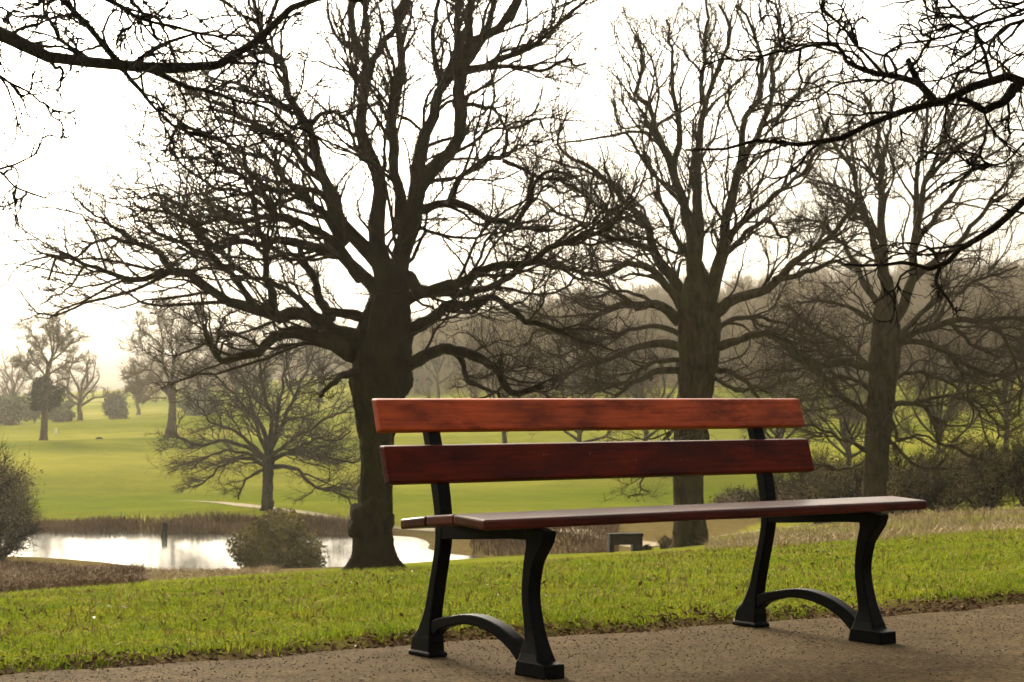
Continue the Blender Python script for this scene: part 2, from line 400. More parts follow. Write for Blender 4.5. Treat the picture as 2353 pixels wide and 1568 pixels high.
def end_frame(a):
    fr = bm_obj('end_frame', sweep([(0.588, 0.775), (0.556, 0.68), (0.531, 0.60), (0.511, 0.53), (0.498, 0.47), (0.492, 0.42), (0.492, 0.36), (0.505, 0.30), (0.527, 0.22), (0.548, 0.14), (0.562, 0.09), (0.570, 0.05)],
                              [0.036, 0.038, 0.040, 0.044, 0.042, 0.040, 0.036, 0.034, 0.036, 0.042, 0.06, 0.085], [0.044] * 10 + [0.05, 0.056], 30), IRON, bench, bevel=0.005)
    fr.location.x = a
    parts = [('front_leg', sweep([(-0.002, 0.425), (0.002, 0.395), (0.012, 0.365), (0.028, 0.33), (0.040, 0.275), (0.043, 0.23), (0.037, 0.185), (0.024, 0.125), (0.014, 0.08), (0.010, 0.05)],
                                 [0.105, 0.090, 0.060, 0.046, 0.040, 0.038, 0.040, 0.048, 0.064, 0.085], [0.044] * 8 + [0.052, 0.062], 30)),
             ('brace', sweep([(0.535, 0.085), (0.50, 0.105), (0.43, 0.122), (0.362, 0.133), (0.299, 0.134), (0.247, 0.128), (0.185, 0.113), (0.125, 0.088), (0.085, 0.062), (0.06, 0.045)],
                             [0.045, 0.036, 0.029, 0.030, 0.034, 0.036, 0.038, 0.040, 0.044, 0.05], [0.040] * 10, 30)),
             ('seat_rail', sweep([(0.50, 0.392), (0.40, 0.394), (0.25, 0.400), (0.12, 0.406), (0.01, 0.410)], [0.050, 0.046, 0.040, 0.036, 0.040], [0.040] * 5, 14)),
             ('foot', solid([(0.0, 0.520, 0.640, -0.034, 0.034), (0.012, 0.520, 0.640, -0.034, 0.034), (0.018, 0.530, 0.634, -0.030, 0.030), (0.055, 0.530, 0.628, -0.028, 0.028), (0.085, 0.535, 0.600, -0.024, 0.024), (0.115, 0.538, 0.578, -0.021, 0.021)])),
             ('foot', solid([(0.0, -0.072, 0.078, -0.036, 0.036), (0.040, -0.070, 0.068, -0.036, 0.036), (0.046, -0.035, 0.062, -0.034, 0.034), (0.066, -0.022, 0.058, -0.029, 0.029), (0.105, -0.004, 0.046, -0.023, 0.023)]))]
    for nm, bm in parts: bm_obj(nm, bm, IRON, fr, bevel=0.004)
    for z in (0.60, 0.745):       # coach bolts behind the planks
        bm = bmesh.new(); bmesh.ops.create_cone(bm, cap_ends=True, segments=8, radius1=0.011, radius2=0.009, depth=0.012,
            matrix=Matrix.Translation((0, 0.55 - 0.31 * (0.8 - z) + 0.034 + 0.040, z)) @ Matrix.Rotation(math.radians(-90 + 17), 4, 'X'))
        bm_obj('bolt', bm, IRON, fr)
    return fr
end_frame(0.0); end_frame(LEN)

# ------------------------------------------------------------------ branch growing (all numpy)
def tubes(batches):
    """batches: list of (P (N,n,3), R (N,n), sides) -> verts, quads"""
    Vs, Fs, base = [], [], 0
    for P, R, k in batches:
        if len(P) == 0: continue
        N, n_, _ = P.shape
        T = np.gradient(P, axis=1); T /= np.maximum(np.linalg.norm(T, axis=2, keepdims=True), 1e-9)
        mean = T.mean(1); ref = np.where(np.abs(mean[:, 2:3]) < 0.7, np.array([[0, 0, 1.0]]), np.array([[1.0, 0.2, 0]]))
        A = np.cross(T, ref[:, None, :]); A /= np.maximum(np.linalg.norm(A, axis=2, keepdims=True), 1e-9)
        B = np.cross(T, A)
        ang = np.arange(k) * 2 * np.pi / k
        ring = P[:, :, None, :] + R[:, :, None, None] * (np.cos(ang)[None, None, :, None] * A[:, :, None, :] + np.sin(ang)[None, None, :, None] * B[:, :, None, :])
        Vs.append(ring.reshape(-1, 3))
        i0 = (np.arange(N) * n_ * k)[:, None, None] + (np.arange(n_ - 1) * k)[None, :, None]
        j = np.arange(k); j2 = (j + 1) % k
        q = np.stack([i0 + j, i0 + j2, i0 + k + j2, i0 + k + j], -1).reshape(-1, 4) + base
        Fs.append(q); base += N * n_ * k
    return np.concatenate(Vs), np.concatenate(Fs)

def shoots(P, R, per, t0, t1, lmul, labs, ang, seg, wig, up, rmul, rmin, rng, out=None):
    """children of each polyline; per may be an int or array; returns P2, R2, parent index"""
    N, n_, _ = P.shape
    per = np.full(N, per) if np.isscalar(per) else per
    idx = np.repeat(np.arange(N), per); M = len(idx)
    if M == 0: return np.zeros((0, seg + 1, 3)), np.zeros((0, seg + 1)), idx
    t = rng.uniform(t0, t1, M); f = t * (n_ - 1); i = np.minimum(f.astype(int), n_ - 2); u = (f - i)[:, None]
    p0 = P[idx, i] * (1 - u) + P[idx, i + 1] * u
    T = P[idx, i + 1] - P[idx, i]; T /= np.maximum(np.linalg.norm(T, axis=1, keepdims=True), 1e-9)
    rp = R[idx, i] * (1 - u[:, 0]) + R[idx, i + 1] * u[:, 0]
    pl = np.linalg.norm(np.diff(P, axis=1), axis=2).sum(1)[idx]
    rv = rng.normal(size=(M, 3)); rv -= (rv * T).sum(1, keepdims=True) * T; rv /= np.maximum(np.linalg.norm(rv, axis=1, keepdims=True), 1e-9)
    a = rng.uniform(ang[0], ang[1], M)[:, None]
    d = np.cos(a) * T + np.sin(a) * rv; d[:, 2] += up * 1.6
    if out is not None:
        o = p0 - out; o[:, 2] *= 0.3; o /= np.maximum(np.linalg.norm(o, axis=1, keepdims=True), 1e-9); d += 0.25 * o; d[:, 2] = np.maximum(d[:, 2], -0.35)
    d /= np.linalg.norm(d, axis=1, keepdims=True)
    L = np.minimum(pl * lmul * (1.15 - 0.6 * t), labs) * rng.uniform(0.6, 1.25, M)
    Q = np.empty((M, seg + 1, 3)); Q[:, 0] = p0; st = (L / seg)[:, None]
    for k in range(seg):
        Q[:, k + 1] = Q[:, k] + d * st * rng.uniform(0.7, 1.3, (M, 1))
        d = d + rng.normal(0, wig, (M, 3)); d[:, 2] += up * 0.45
        if out is not None: d[:, 2] = np.maximum(d[:, 2], -0.35)
        d /= np.linalg.norm(d, axis=1, keepdims=True)
    r0 = np.maximum(np.minimum(rp * rmul, 0.0095 * L + rmin), rmin)
    R2 = r0[:, None] * (1 - np.linspace(0, 1, seg + 1)[None] * 0.72); R2 = np.maximum(R2, rmin * 0.55)
    return Q, R2, idx

def add_knobs(P, R, rng, amt):
    """crooked growth on a resampled limb"""
    n_ = len(P); L = np.linalg.norm(np.diff(P, axis=0), axis=1).sum()
    w_ = rng.normal(0, 1, (n_, 3)); w_[1:-1] = (w_[:-2] + 2 * w_[1:-1] + w_[2:]) / 4; w_[0] = 0
    return P + w_ * amt * L / n_ * np.linspace(0.3, 1, n_)[:, None], R * (1 + rng.normal(0, 0.05, n_))

def build_limb(parent, P, R, org, seed, dens=1.0, scale=1.0, up=0.12, rmin=0.006, mats=(None, None), lv=(10, 8, 5), t0=0.12, labs=(2.2, 0.9, 0.45), sides=(7, 4, 3, 3), out=None):
    rng = np.random.default_rng(seed)
    PP, RR = P[None], R[None]
    n1 = max(3, int(lv[0] * dens))
    P1, R1, _ = shoots(PP, RR, n1, t0, 1.0, 0.62, labs[0] * scale, (0.45, 1.10), 10, 0.27, up, 0.55, rmin * 1.5, rng, out)
    P2, R2, _ = shoots(P1, R1, lv[1], 0.15, 1.0, 0.55, labs[1] * scale, (0.4, 1.0), 6, 0.28, up, 0.60, rmin * 1.0, rng, out)
    P3, R3, _ = shoots(P2, R2, lv[2], 0.05, 1.0, 0.75, labs[2] * scale, (0.35, 0.95), 4, 0.26, up * 0.8, 0.7, rmin * 0.62, rng)
    Pe, Re, _ = shoots(PP, RR, max(2, n1 // 2), 0.1, 1.0, 0.2, labs[2] * scale, (0.5, 1.3), 4, 0.25, up, 0.35, rmin * 0.8, rng)
    V, F = tubes([(PP, RR, sides[0])])
    lo = mesh_np('limb', V, F, mats[0], parent, off=org)
    V, F = tubes([(P1, R1, sides[1]), (P2, R2, sides[2]), (P3, R3, 3), (Pe, Re, 3)])
    tw = mesh_np('twigs', V, F, mats[1], lo, off=org); tw['kind'] = 'stuff'
    return lo

def px_limb(pts, Y, r0, r1, w0, w1, n_=24, seed=0, knob=0.55, power=0.55):
    rng = np.random.default_rng(seed + 991)
    tt = np.linspace(0, 1, len(pts)); depth = Y + w0 + (w1 - w0) * tt ** 0.9
    P = np.array([tuple(at(u, v, d)) for (u, v), d in zip(pts, depth)])
    P = catmull(P, n_)
    R = 0.96 * (r0 + (r1 - r0) * np.linspace(0, 1, n_) ** power) * Y / FPX
    return add_knobs(P, R, rng, knob)

def build_trunk(parent, rows, Y, org, mat, seed=1, sides=72, flare=0.35, lobes=5):
    """rows: (u, v, half width in photograph units) from the ground up"""
    rng = np.random.default_rng(seed)
    P = np.array([tuple(at(u, v, Y)) for u, v, _ in rows]); R = np.array([r for *_, r in rows]) * Y / FPX
    n_ = 150; PR = catmull(np.concatenate([P, R[:, None]], 1), n_); P, R = PR[:, :3], PR[:, 3]
    ang = np.arange(sides) * 2 * np.pi / sides; V = []
    ph = rng.uniform(0, 6.28, 12); h = P[:, 2] - P[0, 2]; H = h[-1]
    fis = rng.normal(0, 1, (n_, sides)); k = 9                       # bark plates: noise smoothed up the trunk
    fis = np.stack([np.convolve(fis[:, j], np.ones(k) / k, 'same') for j in range(sides)], 1); fis /= fis.std()
    knots = [(rng.uniform(0, 6.28), rng.uniform(0.05, 0.85) * H, rng.uniform(0.10, 0.22)) for _ in range(16)]
    for i in range(n_):
        fl = flare * math.exp(-h[i] / (0.085 * H)); tw = 0.35 * h[i]
        rr = 1.0 + fl * 0.6 * np.cos(lobes * ang + ph[0]) + 0.07 * np.sin(3 * ang + ph[1] + 0.8 * h[i]) + 0.055 * np.sin(5 * ang + ph[2] + tw) + 0.03 * np.sin(11 * ang + ph[3] + 1.7 * tw) + 0.042 * fis[i]
        for ka, kh, kr in knots:
            da = np.angle(np.exp(1j * (ang - ka))) * R[i]; rr += 0.16 * np.exp(-(da ** 2 + (h[i] - kh) ** 2) / (kr * kr))
        rr = rr * R[i]
        V.append(np.stack([P[i, 0] + rr * np.cos(ang), P[i, 1] + rr * np.sin(ang), np.full(sides, P[i, 2])], 1))
    V = np.concatenate(V)
    i0 = (np.arange(n_ - 1) * sides)[:, None]; j = np.arange(sides); j2 = (j + 1) % sides
    F = np.stack([i0 + j, i0 + j2, i0 + sides + j2, i0 + sides + j], -1).reshape(-1, 4)
    cap = np.array([[len(V) - sides + j_, len(V) - sides + (j_ + 1) % sides, len(V)] for j_ in range(sides)])
    V = np.concatenate([V, [P[-1] + np.array([0, 0, R[-1] * 0.5])]])
    return mesh_np('trunk', V, [F, cap], mat, parent, off=org)

def px_tree(label, group, Y, trunk, limbs, seed, dens, scale, rmin, lv, labs, mats, up=0.12, name='bare_tree'):
    b0 = at(trunk[0][0], trunk[0][1], Y); b0.z = gz(b0.x, b0.y) - 0.05
    rows = list(trunk); v0 = CV - (b0.z - EYE) * FPX / Y; rows[0] = (rows[0][0], v0, rows[0][2])
    if rows[1][1] > v0 - 5: rows.pop(1)
    root = empty(name, b0); tag(root, label, 'tree', group)
    org = tuple(b0); build_trunk(root, rows, Y, org, mats[0], seed)
    cx = at(trunk[-1][0], trunk[-1][1], Y)
    for i, L in enumerate(limbs):
        pts, r0, r1 = L[0], L[1], L[2]; w1 = L[3] if len(L) > 3 else None
        rng = np.random.default_rng(seed * 100 + i)
        ln = sum(math.dist(a_, b_) for a_, b_ in zip(pts, pts[1:])) * Y / FPX
        if w1 is None: w1 = rng.uniform(-0.55, 0.55) * ln
        P, R = px_limb(pts, Y, r0, r1, L[4] if len(L) > 4 else 0.0, w1, seed=seed * 100 + i); R = R * (0.80 if seed in (4, 5) else 0.95)
        d_ = dens * min(1.6, max(0.35, ln / 3.5 / scale))
        build_limb(root, P, R, org, seed * 100 + i, d_, scale, up, rmin, (mats[0], mats[1]), lv, labs=labs, out=np.array(cx))
    return root, org

# ------------------------------------------------------------------ the great tree left of the bench
TA = [(857, 1312, 84), (857, 1298, 62), (856, 1274, 49), (855, 1235, 43), (858, 1190, 40), (863, 1140, 37), (866, 1080, 35), (867, 1020, 38), (868, 965, 47), (872, 910, 60), (877, 860, 66), (882, 810, 62), (886, 760, 57), (888, 715, 50), (892, 680, 40), (896, 650, 27), (900, 620, 12)]
LAa = [
 ([(885, 760), (878, 640), (868, 560), (870, 478), (868, 400), (857, 342), (840, 270), (834, 205), (834, 154), (815, 110), (796, 60), (785, -20), (780, -120)], 34, 7, 0.6),
 ([(836, 160), (842, 100), (844, 34), (846, -40), (850, -130)], 9, 5, -0.4, 0.2),
 ([(848, 150), (870, 115), (898, 75), (922, 44), (935, 0), (950, -90)], 10, 6, 0.9, 0.3),
 ([(920, 540), (918, 470), (908, 400), (898, 345), (905, 300), (912, 256), (917, 190), (921, 137), (929, 51), (946, -10), (960, -110)], 19, 8, -1.2, -0.2),
 ([(900, 740), (918, 640), (932, 560), (948, 480), (962, 430), (985, 380), (1008, 345), (1035, 290), (1052, 220), (1066, 154), (1083, 102), (1117, 60), (1150, 25), (1190, -20), (1230, -90)], 38, 8, -0.6),
 ([(955, 450), (965, 380), (982, 310), (1002, 245), (1022, 181), (1042, 130), (1049, 68), (1056, 0), (1060, -100)], 24, 7, 1.2, -0.1),
 ([(1014, 200), (1002, 150), (996, 102), (1002, 40), (1006, -60)], 9, 5, 0.6, 0.6),
 ([(1068, 150), (1078, 90), (1083, 20), (1090, -80)], 12, 6, -1.0, -0.6),
 ([(1075, 140), (1110, 90), (1128, 40), (1140, -20), (1150, -90)], 12, 6, 0.5, -0.4),
 ([(1062, 160), (1110, 152), (1151, 137), (1195, 122), (1237, 106), (1271, 79), (1300, 40), (1336, 0), (1360, -50)], 13, 3, -1.4, -0.5),
 ([(1066, 165), (1120, 155), (1160, 152), (1203, 161), (1254, 161), (1280, 148), (1305, 140), (1343, 157)], 10, 3, 0.9, -0.5),
 ([(1040, 240), (1075, 238), (1110, 246), (1134, 246), (1155, 275), (1165, 300)], 9, 3, -1.2, -0.4),
 ([(960, 480), (1000, 472), (1039, 462), (1049, 427), (1083, 393), (1120, 378), (1155, 369), (1165, 340), (1175, 308), (1200, 295), (1230, 280), (1262, 285)], 15, 3, -1.6),
 ([(1039, 465), (1066, 475), (1117, 496), (1150, 512), (1179, 520), (1203, 470), (1230, 425), (1261, 400), (1300, 385)], 12, 4, -2.2, -0.6),
 ([(1155, 369), (1190, 385), (1230, 405), (1270, 410), (1320, 425)], 7, 3, -1.2, -1.2),
 ([(905, 640), (940, 633), (967, 664), (1015, 662), (1083, 630), (1151, 613), (1220, 599), (1271, 561), (1339, 544), (1425, 534)], 22, 5, -2.6),
 ([(930, 690), (990, 672), (1066, 674), (1117, 668), (1186, 630), (1240, 603), (1300, 620), (1340, 650)], 19, 4, 1.8),
 ([(940, 760), (1001, 722), (1032, 702), (1083, 695), (1134, 691), (1179, 719), (1220, 743), (1299, 770)], 20, 5, -2.0),
 ([(910, 850), (953, 831), (981, 811), (1015, 801), (1066, 811), (1117, 831), (1151, 862), (1172, 893), (1230, 903)], 22, 8, -1.8),
 ([(1040, 808), (1059, 825), (1073, 872), (1095, 885), (1117, 896), (1150, 905)], 10, 4, -0.4, -0.6),
 ([(860, 830), (796, 805), (752, 788), (701, 776), (650, 766), (615, 780), (564, 814), (506, 831), (490, 800), (482, 770), (476, 735)], 36, 4, -1.6),
 ([(865, 790), (803, 775), (760, 760), (718, 729), (667, 722), (625, 725), (588, 708), (533, 694), (489, 668), (461, 643), (437, 623), (393, 628), (349, 640), (294, 630), (246, 616), (191, 612), (160, 598), (123, 594), (89, 596)], 30, 3, -1.2),
 ([(191, 613), (178, 635), (165, 652), (137, 674), (96, 702)], 4, 2, -0.3, -1.1),
 ([(393, 622), (375, 598), (359, 579), (318, 556), (285, 558), (255, 544), (222, 561), (195, 575), (164, 589)], 11, 3, 0.5, -1.0),
 ([(300, 556), (275, 530), (240, 510), (200, 480), (165, 440)], 6, 2, -0.9, 0.0),
 ([(880, 700), (845, 650), (800, 610), (769, 585), (735, 570), (701, 561), (632, 548), (590, 552), (547, 556), (496, 565), (470, 548), (440, 520), (400, 470), (359, 458), (330, 445)], 24, 3, 1.4),
 ([(830, 640), (790, 590), (740, 545), (690, 515), (640, 500), (578, 507), (530, 506), (478, 500), (430, 515), (385, 490), (340, 470), (290, 460)], 17, 3, -2.0),
 ([(868, 600), (830, 560), (786, 513), (760, 450), (735, 386), (722, 330), (711, 290), (692, 255), (670, 222), (657, 190), (649, 164), (632, 130), (610, 95), (590, 40), (580, -40)], 24, 5, -1.0),
 ([(790, 520), (772, 444), (745, 415), (718, 393), (673, 342), (625, 301), (564, 272), (520, 250), (470, 238), (420, 228)], 15, 3, 1.6, 0.0),
 ([(760, 470), (735, 445), (711, 437), (640, 436), (560, 440), (492, 437), (460, 420), (427, 390), (395, 350)], 10, 3, -1.8, 0.0),
 ([(800, 560), (750, 500), (700, 450), (650, 410), (600, 370), (550, 340), (500, 325), (450, 300), (410, 290)], 15, 3, 0.8, 0.0),
 ([(650, 740), (628, 700), (615, 640), (605, 568), (590, 500), (585, 430), (575, 370)], 13, 4, -1.0, -0.6),
 ([(588, 708), (555, 660), (520, 610), (470, 585), (420, 560), (380, 545), (330, 510), (290, 500)], 12, 3, -1.6, -0.6),
 ([(720, 725), (690, 690), (650, 660), (600, 640), (550, 620), (500, 600)], 12, 4, 1.6, 0.2),
 ([(640, 500), (610, 460), (560, 410), (520, 390), (470, 370), (420, 365), (370, 350)], 9, 3, -0.8, -1.0),
 ([(711, 290), (740, 260), (775, 262), (800, 290), (818, 340), (845, 380)], 7, 4, 0.4, -0.6),
 ([(690, 255), (640, 235), (590, 215), (540, 190), (490, 180), (440, 150)], 8, 3, 1.4, -0.6),
 ([(760, 735), (735, 690), (720, 640), (690, 600), (640, 580)], 16, 5, 1.2, 0.3),
 ([(870, 740), (800, 722), (750, 712), (725, 670), (715, 620), (700, 570)], 20, 6, 0.8),
 ([(850, 850), (805, 858), (775, 872), (750, 892), (735, 915)], 18, 5, -1.2, -0.2),
]
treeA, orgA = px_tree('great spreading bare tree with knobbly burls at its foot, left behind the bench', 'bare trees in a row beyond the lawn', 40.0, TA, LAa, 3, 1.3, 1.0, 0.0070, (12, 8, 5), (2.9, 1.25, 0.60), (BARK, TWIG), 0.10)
for (u, v, r_, dy) in ((826, 1182, 24, -0.20), (856, 1163, 19, -0.30), (888, 1196, 19, -0.16), (822, 1214, 24, -0.18), (868, 1218, 14, -0.34)):
    c0 = at(u, v, 40 + dy); rr = r_ * 40 / FPX
    bm = bmesh.new(); bmesh.ops.create_icosphere(bm, subdivisions=3, radius=rr)
    for vv in bm.verts:
        k = 1 + 0.16 * math.sin(9 / rr * vv.co.x * 0.4 + 3 * u) * math.cos(7 / rr * vv.co.z * 0.4) + 0.07 * math.sin(13 / rr * vv.co.y * 0.5 + v) + random.gauss(0, 0.03)
        vv.co *= k; vv.co.z *= 1.2
    bmesh.ops.translate(bm, verts=bm.verts, vec=c0 - Vector(orgA)); bm_obj('burl', bm, BARK, treeA, smooth=True)

# ------------------------------------------------------------------ the middle tree
TB = [(1585, 1259, 46), (1585, 1245, 38), (1584, 1200, 34), (1582, 1120, 33), (1584, 1050, 34), (1590, 960, 36), (1597, 880, 40), (1602, 810, 44), (1604, 750, 46), (1602, 705, 41), (1602, 665, 34), (1603, 630, 22), (1604, 600, 10)]
LBb = [
 ([(1590, 720), (1555, 660), (1530, 620), (1500, 575), (1480, 520), (1440, 470), (1400, 430), (1350, 385), (1300, 340), (1270, 290)], 24, 4, 1.5),
 ([(1598, 700), (1592, 600), (1583, 513), (1565, 440), (1545, 390), (1520, 330), (1500, 280), (1480, 220), (1462, 160), (1445, 90)], 30, 4, -1.0),
 ([(1545, 390), (1555, 342), (1559, 256), (1548, 190), (1540, 120), (1525, 50)], 14, 4, 0.8, -0.3),
 ([(1602, 690), (1604, 580), (1598, 480), (1600, 376), (1603, 290), (1617, 222), (1634, 188), (1648, 137), (1661, 85), (1650, 20)], 28, 4, 0.6),
 ([(1612, 240), (1612, 190), (1617, 154), (1624, 51), (1620, -20)], 9, 4, -0.8, 0.4),
 ([(1625, 700), (1645, 610), (1668, 513), (1685, 410), (1702, 308), (1740, 222), (1743, 137), (1735, 70), (1720, 10)], 27, 4, -1.4),
 ([(1690, 400), (1722, 340), (1754, 280), (1774, 222), (1778, 120), (1785, 68), (1775, 0)], 15, 4, 1.0, -0.5),
 ([(1740, 300), (1790, 265), (1830, 220), (1870, 170), (1900, 140)], 8, 3, -1.0, 0.2),
 ([(1620, 740), (1644, 715), (1720, 674), (1788, 643), (1822, 602), (1873, 565), (1925, 524), (1960, 480), (1990, 450)], 24, 5, -2.0),
 ([(1780, 645), (1856, 623), (1908, 602), (1960, 612), (2010, 600)], 13, 4, 1.2, -1.0),
 ([(1650, 580), (1700, 520), (1750, 480), (1800, 440), (1840, 390), (1880, 340), (1900, 280)], 15, 4, 1.8, 0.0),
 ([(1580, 720), (1510, 632), (1459, 604), (1408, 622), (1340, 625), (1290, 610), (1240, 600), (1190, 570)], 18, 4, -2.5),
 ([(1560, 740), (1510, 702), (1425, 702), (1374, 729), (1305, 767), (1250, 760), (1200, 790)], 20, 4, -1.2),
 ([(1500, 575), (1440, 555), (1390, 520), (1330, 505), (1270, 480), (1220, 450)], 11, 3, 0.8, 0.6),
 ([(1480, 520), (1430, 500), (1370, 470), (1310, 440), (1250, 430)], 9, 3, -1.6, 0.8),
 ([(1570, 800), (1520, 790), (1450, 800), (1380, 830), (1320, 850), (1270, 880)], 18, 4, 1.6),
 ([(1560, 850), (1500, 860), (1440, 890), (1400, 930), (1380, 990)], 14, 4, -1.6),
 ([(1640, 800), (1700, 780), (1760, 765), (1820, 790), (1860, 830), (1900, 870)], 17, 4, -2.0),
 ([(1640, 850), (1690, 860), (1730, 900), (1760, 960), (1750, 1010)], 12, 3, 1.2),
 ([(1592, 600), (1560, 560), (1530, 480), (1510, 420), (1490, 350)], 12, 4, 1.4, 0.0),
 ([(1575, 480), (1540, 440), (1500, 400), (1460, 350), (1430, 290), (1410, 240)], 10, 3, -1.8, 0.0),
 ([(1645, 610), (1690, 560), (1730, 520), (1770, 510), (1800, 540), (1810, 590)], 13, 4, 1.8, -0.2),
 ([(1575, 830), (1520, 830), (1470, 850), (1430, 880), (1390, 890), (1340, 900)], 10, 3, -2.6),
 ([(1580, 780), (1530, 755), (1470, 750), (1400, 770), (1340, 800), (1290, 820)], 12, 3, 2.2),
 ([(1625, 770), (1680, 740), (1740, 730), (1800, 745), (1850, 780), (1880, 800)], 12, 3, 1.6),
 ([(1620, 860), (1660, 880), (1700, 900), (1735, 890), (1770, 905)], 9, 3, -1.8),
 ([(1575, 960), (1535, 1000), (1490, 1060), (1470, 1120), (1450, 1150)], 8, 2, -1.8),
 ([(1510, 702), (1470, 680), (1420, 670), (1370, 680), (1310, 690)], 8, 3, 1.4, -0.8),
]
px_tree('middle bare tree rising behind the bench backrest with many upright leaders', 'bare trees in a row beyond the lawn', 62.0, TB, LBb, 4, 1.2, 1.35, 0.0085, (12, 8, 5), (2.8, 1.2, 0.60), (BARK_MID, TWIG_MID), 0.14)

# ------------------------------------------------------------------ the right tree
TC = [(2008, 1196, 36), (2009, 1170, 30), (2011, 1100, 27), (2015, 1020, 27), (2021, 940, 28), (2030, 860, 31), (2036, 800, 32), (2038, 740, 29), (2040, 700, 23), (2042, 665, 14), (2042, 635, 7)]
LCc = [
 ([(2038, 740), (2040, 680), (2034, 620), (2024, 551), (2024, 479), (2017, 376), (2005, 310), (1990, 250), (1975, 200)], 24, 4, 0.6),
 ([(2045, 740), (2075, 690), (2096, 637), (2105, 560), (2109, 479), (2130, 410), (2157, 359), (2181, 273), (2190, 200)], 22, 4, -1.0),
 ([(2106, 540), (2104, 450), (2109, 376), (2130, 273), (2120, 210)], 13, 4, 1.6, -0.2),
 ([(2034, 640), (2000, 540), (1969, 444), (1942, 359), (1915, 310), (1900, 260)], 17, 4, -1.6),
 ([(2017, 400), (2035, 340), (2045, 280), (2060, 210)], 10, 3, 1.0, 0.4),
 ([(2040, 720), (1990, 660), (1960, 600), (1930, 560), (1890, 520), (1850, 500)], 15, 4, 2.0),
 ([(2020, 860), (1993, 842), (1940, 835), (1890, 842), (1856, 831), (1788, 790), (1754, 763), (1720, 740)], 19, 4, -1.8),
 ([(2015, 960), (1960, 930), (1910, 880), (1870, 850), (1840, 800)], 15, 4, 1.8),
 ([(2040, 810), (2061, 790), (2113, 763), (2181, 739), (2266, 736), (2352, 739), (2420, 745)], 17, 5, -1.6),
 ([(2075, 785), (2120, 785), (2181, 811), (2232, 845), (2283, 862), (2352, 845), (2410, 850)], 12, 4, 1.0, -0.6),
 ([(2030, 960), (2048, 941), (2068, 927), (2113, 930), (2143, 965), (2157, 1013), (2190, 1030), (2230, 1050)], 12, 4, -1.8),
 ([(2100, 930), (2130, 915), (2190, 910), (2240, 925), (2280, 960), (2300, 1010)], 8, 3, 1.0, -1.2),
 ([(2045, 960), (2058, 990), (2061, 1013), (2085, 1005), (2120, 1000), (2160, 1020)], 8, 3, -1.0, -0.4),
 ([(2000, 1040), (1960, 1020), (1925, 1006), (1890, 985), (1863, 975), (1830, 985)], 9, 3, -2.0),
 ([(2060, 780), (2095, 740), (2140, 700), (2200, 670), (2260, 640), (2320, 620)], 13, 4, 1.8),
 ([(2090, 650), (2150, 600), (2200, 560), (2250, 500), (2300, 430), (2330, 370)], 14, 4, -1.4),
 ([(2100, 560), (2150, 500), (2200, 430), (2240, 370), (2265, 300)], 12, 4, 1.6),
 ([(2181, 739), (2230, 790), (2270, 810), (2310, 800), (2360, 830)], 9, 3, 1.4, -0.8),
 ([(2024, 551), (1990, 500), (1950, 470), (1900, 450), (1860, 420)], 11, 3, -1.6),
 ([(2130, 410), (2180, 360), (2230, 320), (2280, 300), (2330, 250)], 9, 3, -0.6, -0.4),
 ([(2040, 880), (2080, 860), (2130, 860), (2180, 880), (2220, 920), (2240, 970)], 10, 3, 1.6),
 ([(2005, 900), (1960, 870), (1910, 870), (1880, 900), (1860, 940)], 9, 3, -1.6),
 ([(2030, 1000), (2070, 1040), (2110, 1070), (2160, 1080), (2210, 1070)], 8, 3, -1.6),
 ([(2266, 736), (2300, 770), (2330, 830), (2345, 900), (2340, 970)], 8, 3, -1.4, -1.2),
 ([(2181, 811), (2210, 860), (2230, 920), (2260, 980), (2270, 1030)], 7, 2, 0.6, -0.4),
 ([(1993, 842), (1950, 800), (1900, 770), (1850, 740), (1800, 700)], 10, 3, 1.8, -0.3),
 ([(2040, 760), (1990, 730), (1940, 700), (1880, 690), (1830, 700)], 12, 3, -1.8),
 ([(2000, 1050), (1970, 1070), (1930, 1080), (1890, 1070), (1850, 1090)], 7, 2, 1.2),
]
px_tree('rightmost bare tree beyond the lawn with arching low branches above the brushwood', 'bare trees in a row beyond the lawn', 74.0, TC, LCc, 5, 1.2, 1.5, 0.0095, (12, 8, 5), (2.7, 1.2, 0.60), (BARK_MID, TWIG_MID), 0.08)

# ------------------------------------------------------------------ the two trees whose boughs hang into the frame
def near_tree(label, Y, trunk_xyz, trunk_r, crown_z, limbs, seed, lv, labs):
    x, y = trunk_xyz; z0 = gz(x, y) - 0.05
    root = empty('overhanging_tree', (x, y, z0)); tag(root, label, 'tree', 'trees overhanging the path'); org = (x, y, z0)
    P = catmull(np.array([(x, y, z0), (x + 0.03, y, z0 + 0.6), (x - 0.05, y + 0.05, z0 + 2.0), (x, y, crown_z), (x + 0.1, y + 0.1, crown_z + 2.5)]), 22)
    R = np.interp(np.linspace(0, 1, 22), [0, 0.08, 0.2, 0.7, 1], [trunk_r * 1.6, trunk_r * 1.15, trunk_r, trunk_r * 0.8, trunk_r * 0.35])
    V, F = tubes([(P[None], R[None], 20)]); mesh_np('trunk', V, F, BARK_NEAR, root, off=org)
    for i, (pts, r0, r1, w0, w1, d_) in enumerate(limbs):
        Pl, Rl = px_limb([p for p in pts if p[0] is not None], Y, r0, r1, w0, w1, 22, seed * 100 + i, 0.3)
        build_limb(root, Pl, Rl, org, seed * 100 + i, d_, 0.4, -0.02, 0.0068, (BARK_NEAR, BARK_NEAR), lv, 0.12, labs, (9, 5, 4, 3))
    return root
YL = 14.0
def upx(X, Y): return CU + X / Y * FPX
xl = upx(-7.2, YL); xr = upx(6.4, 13.0)
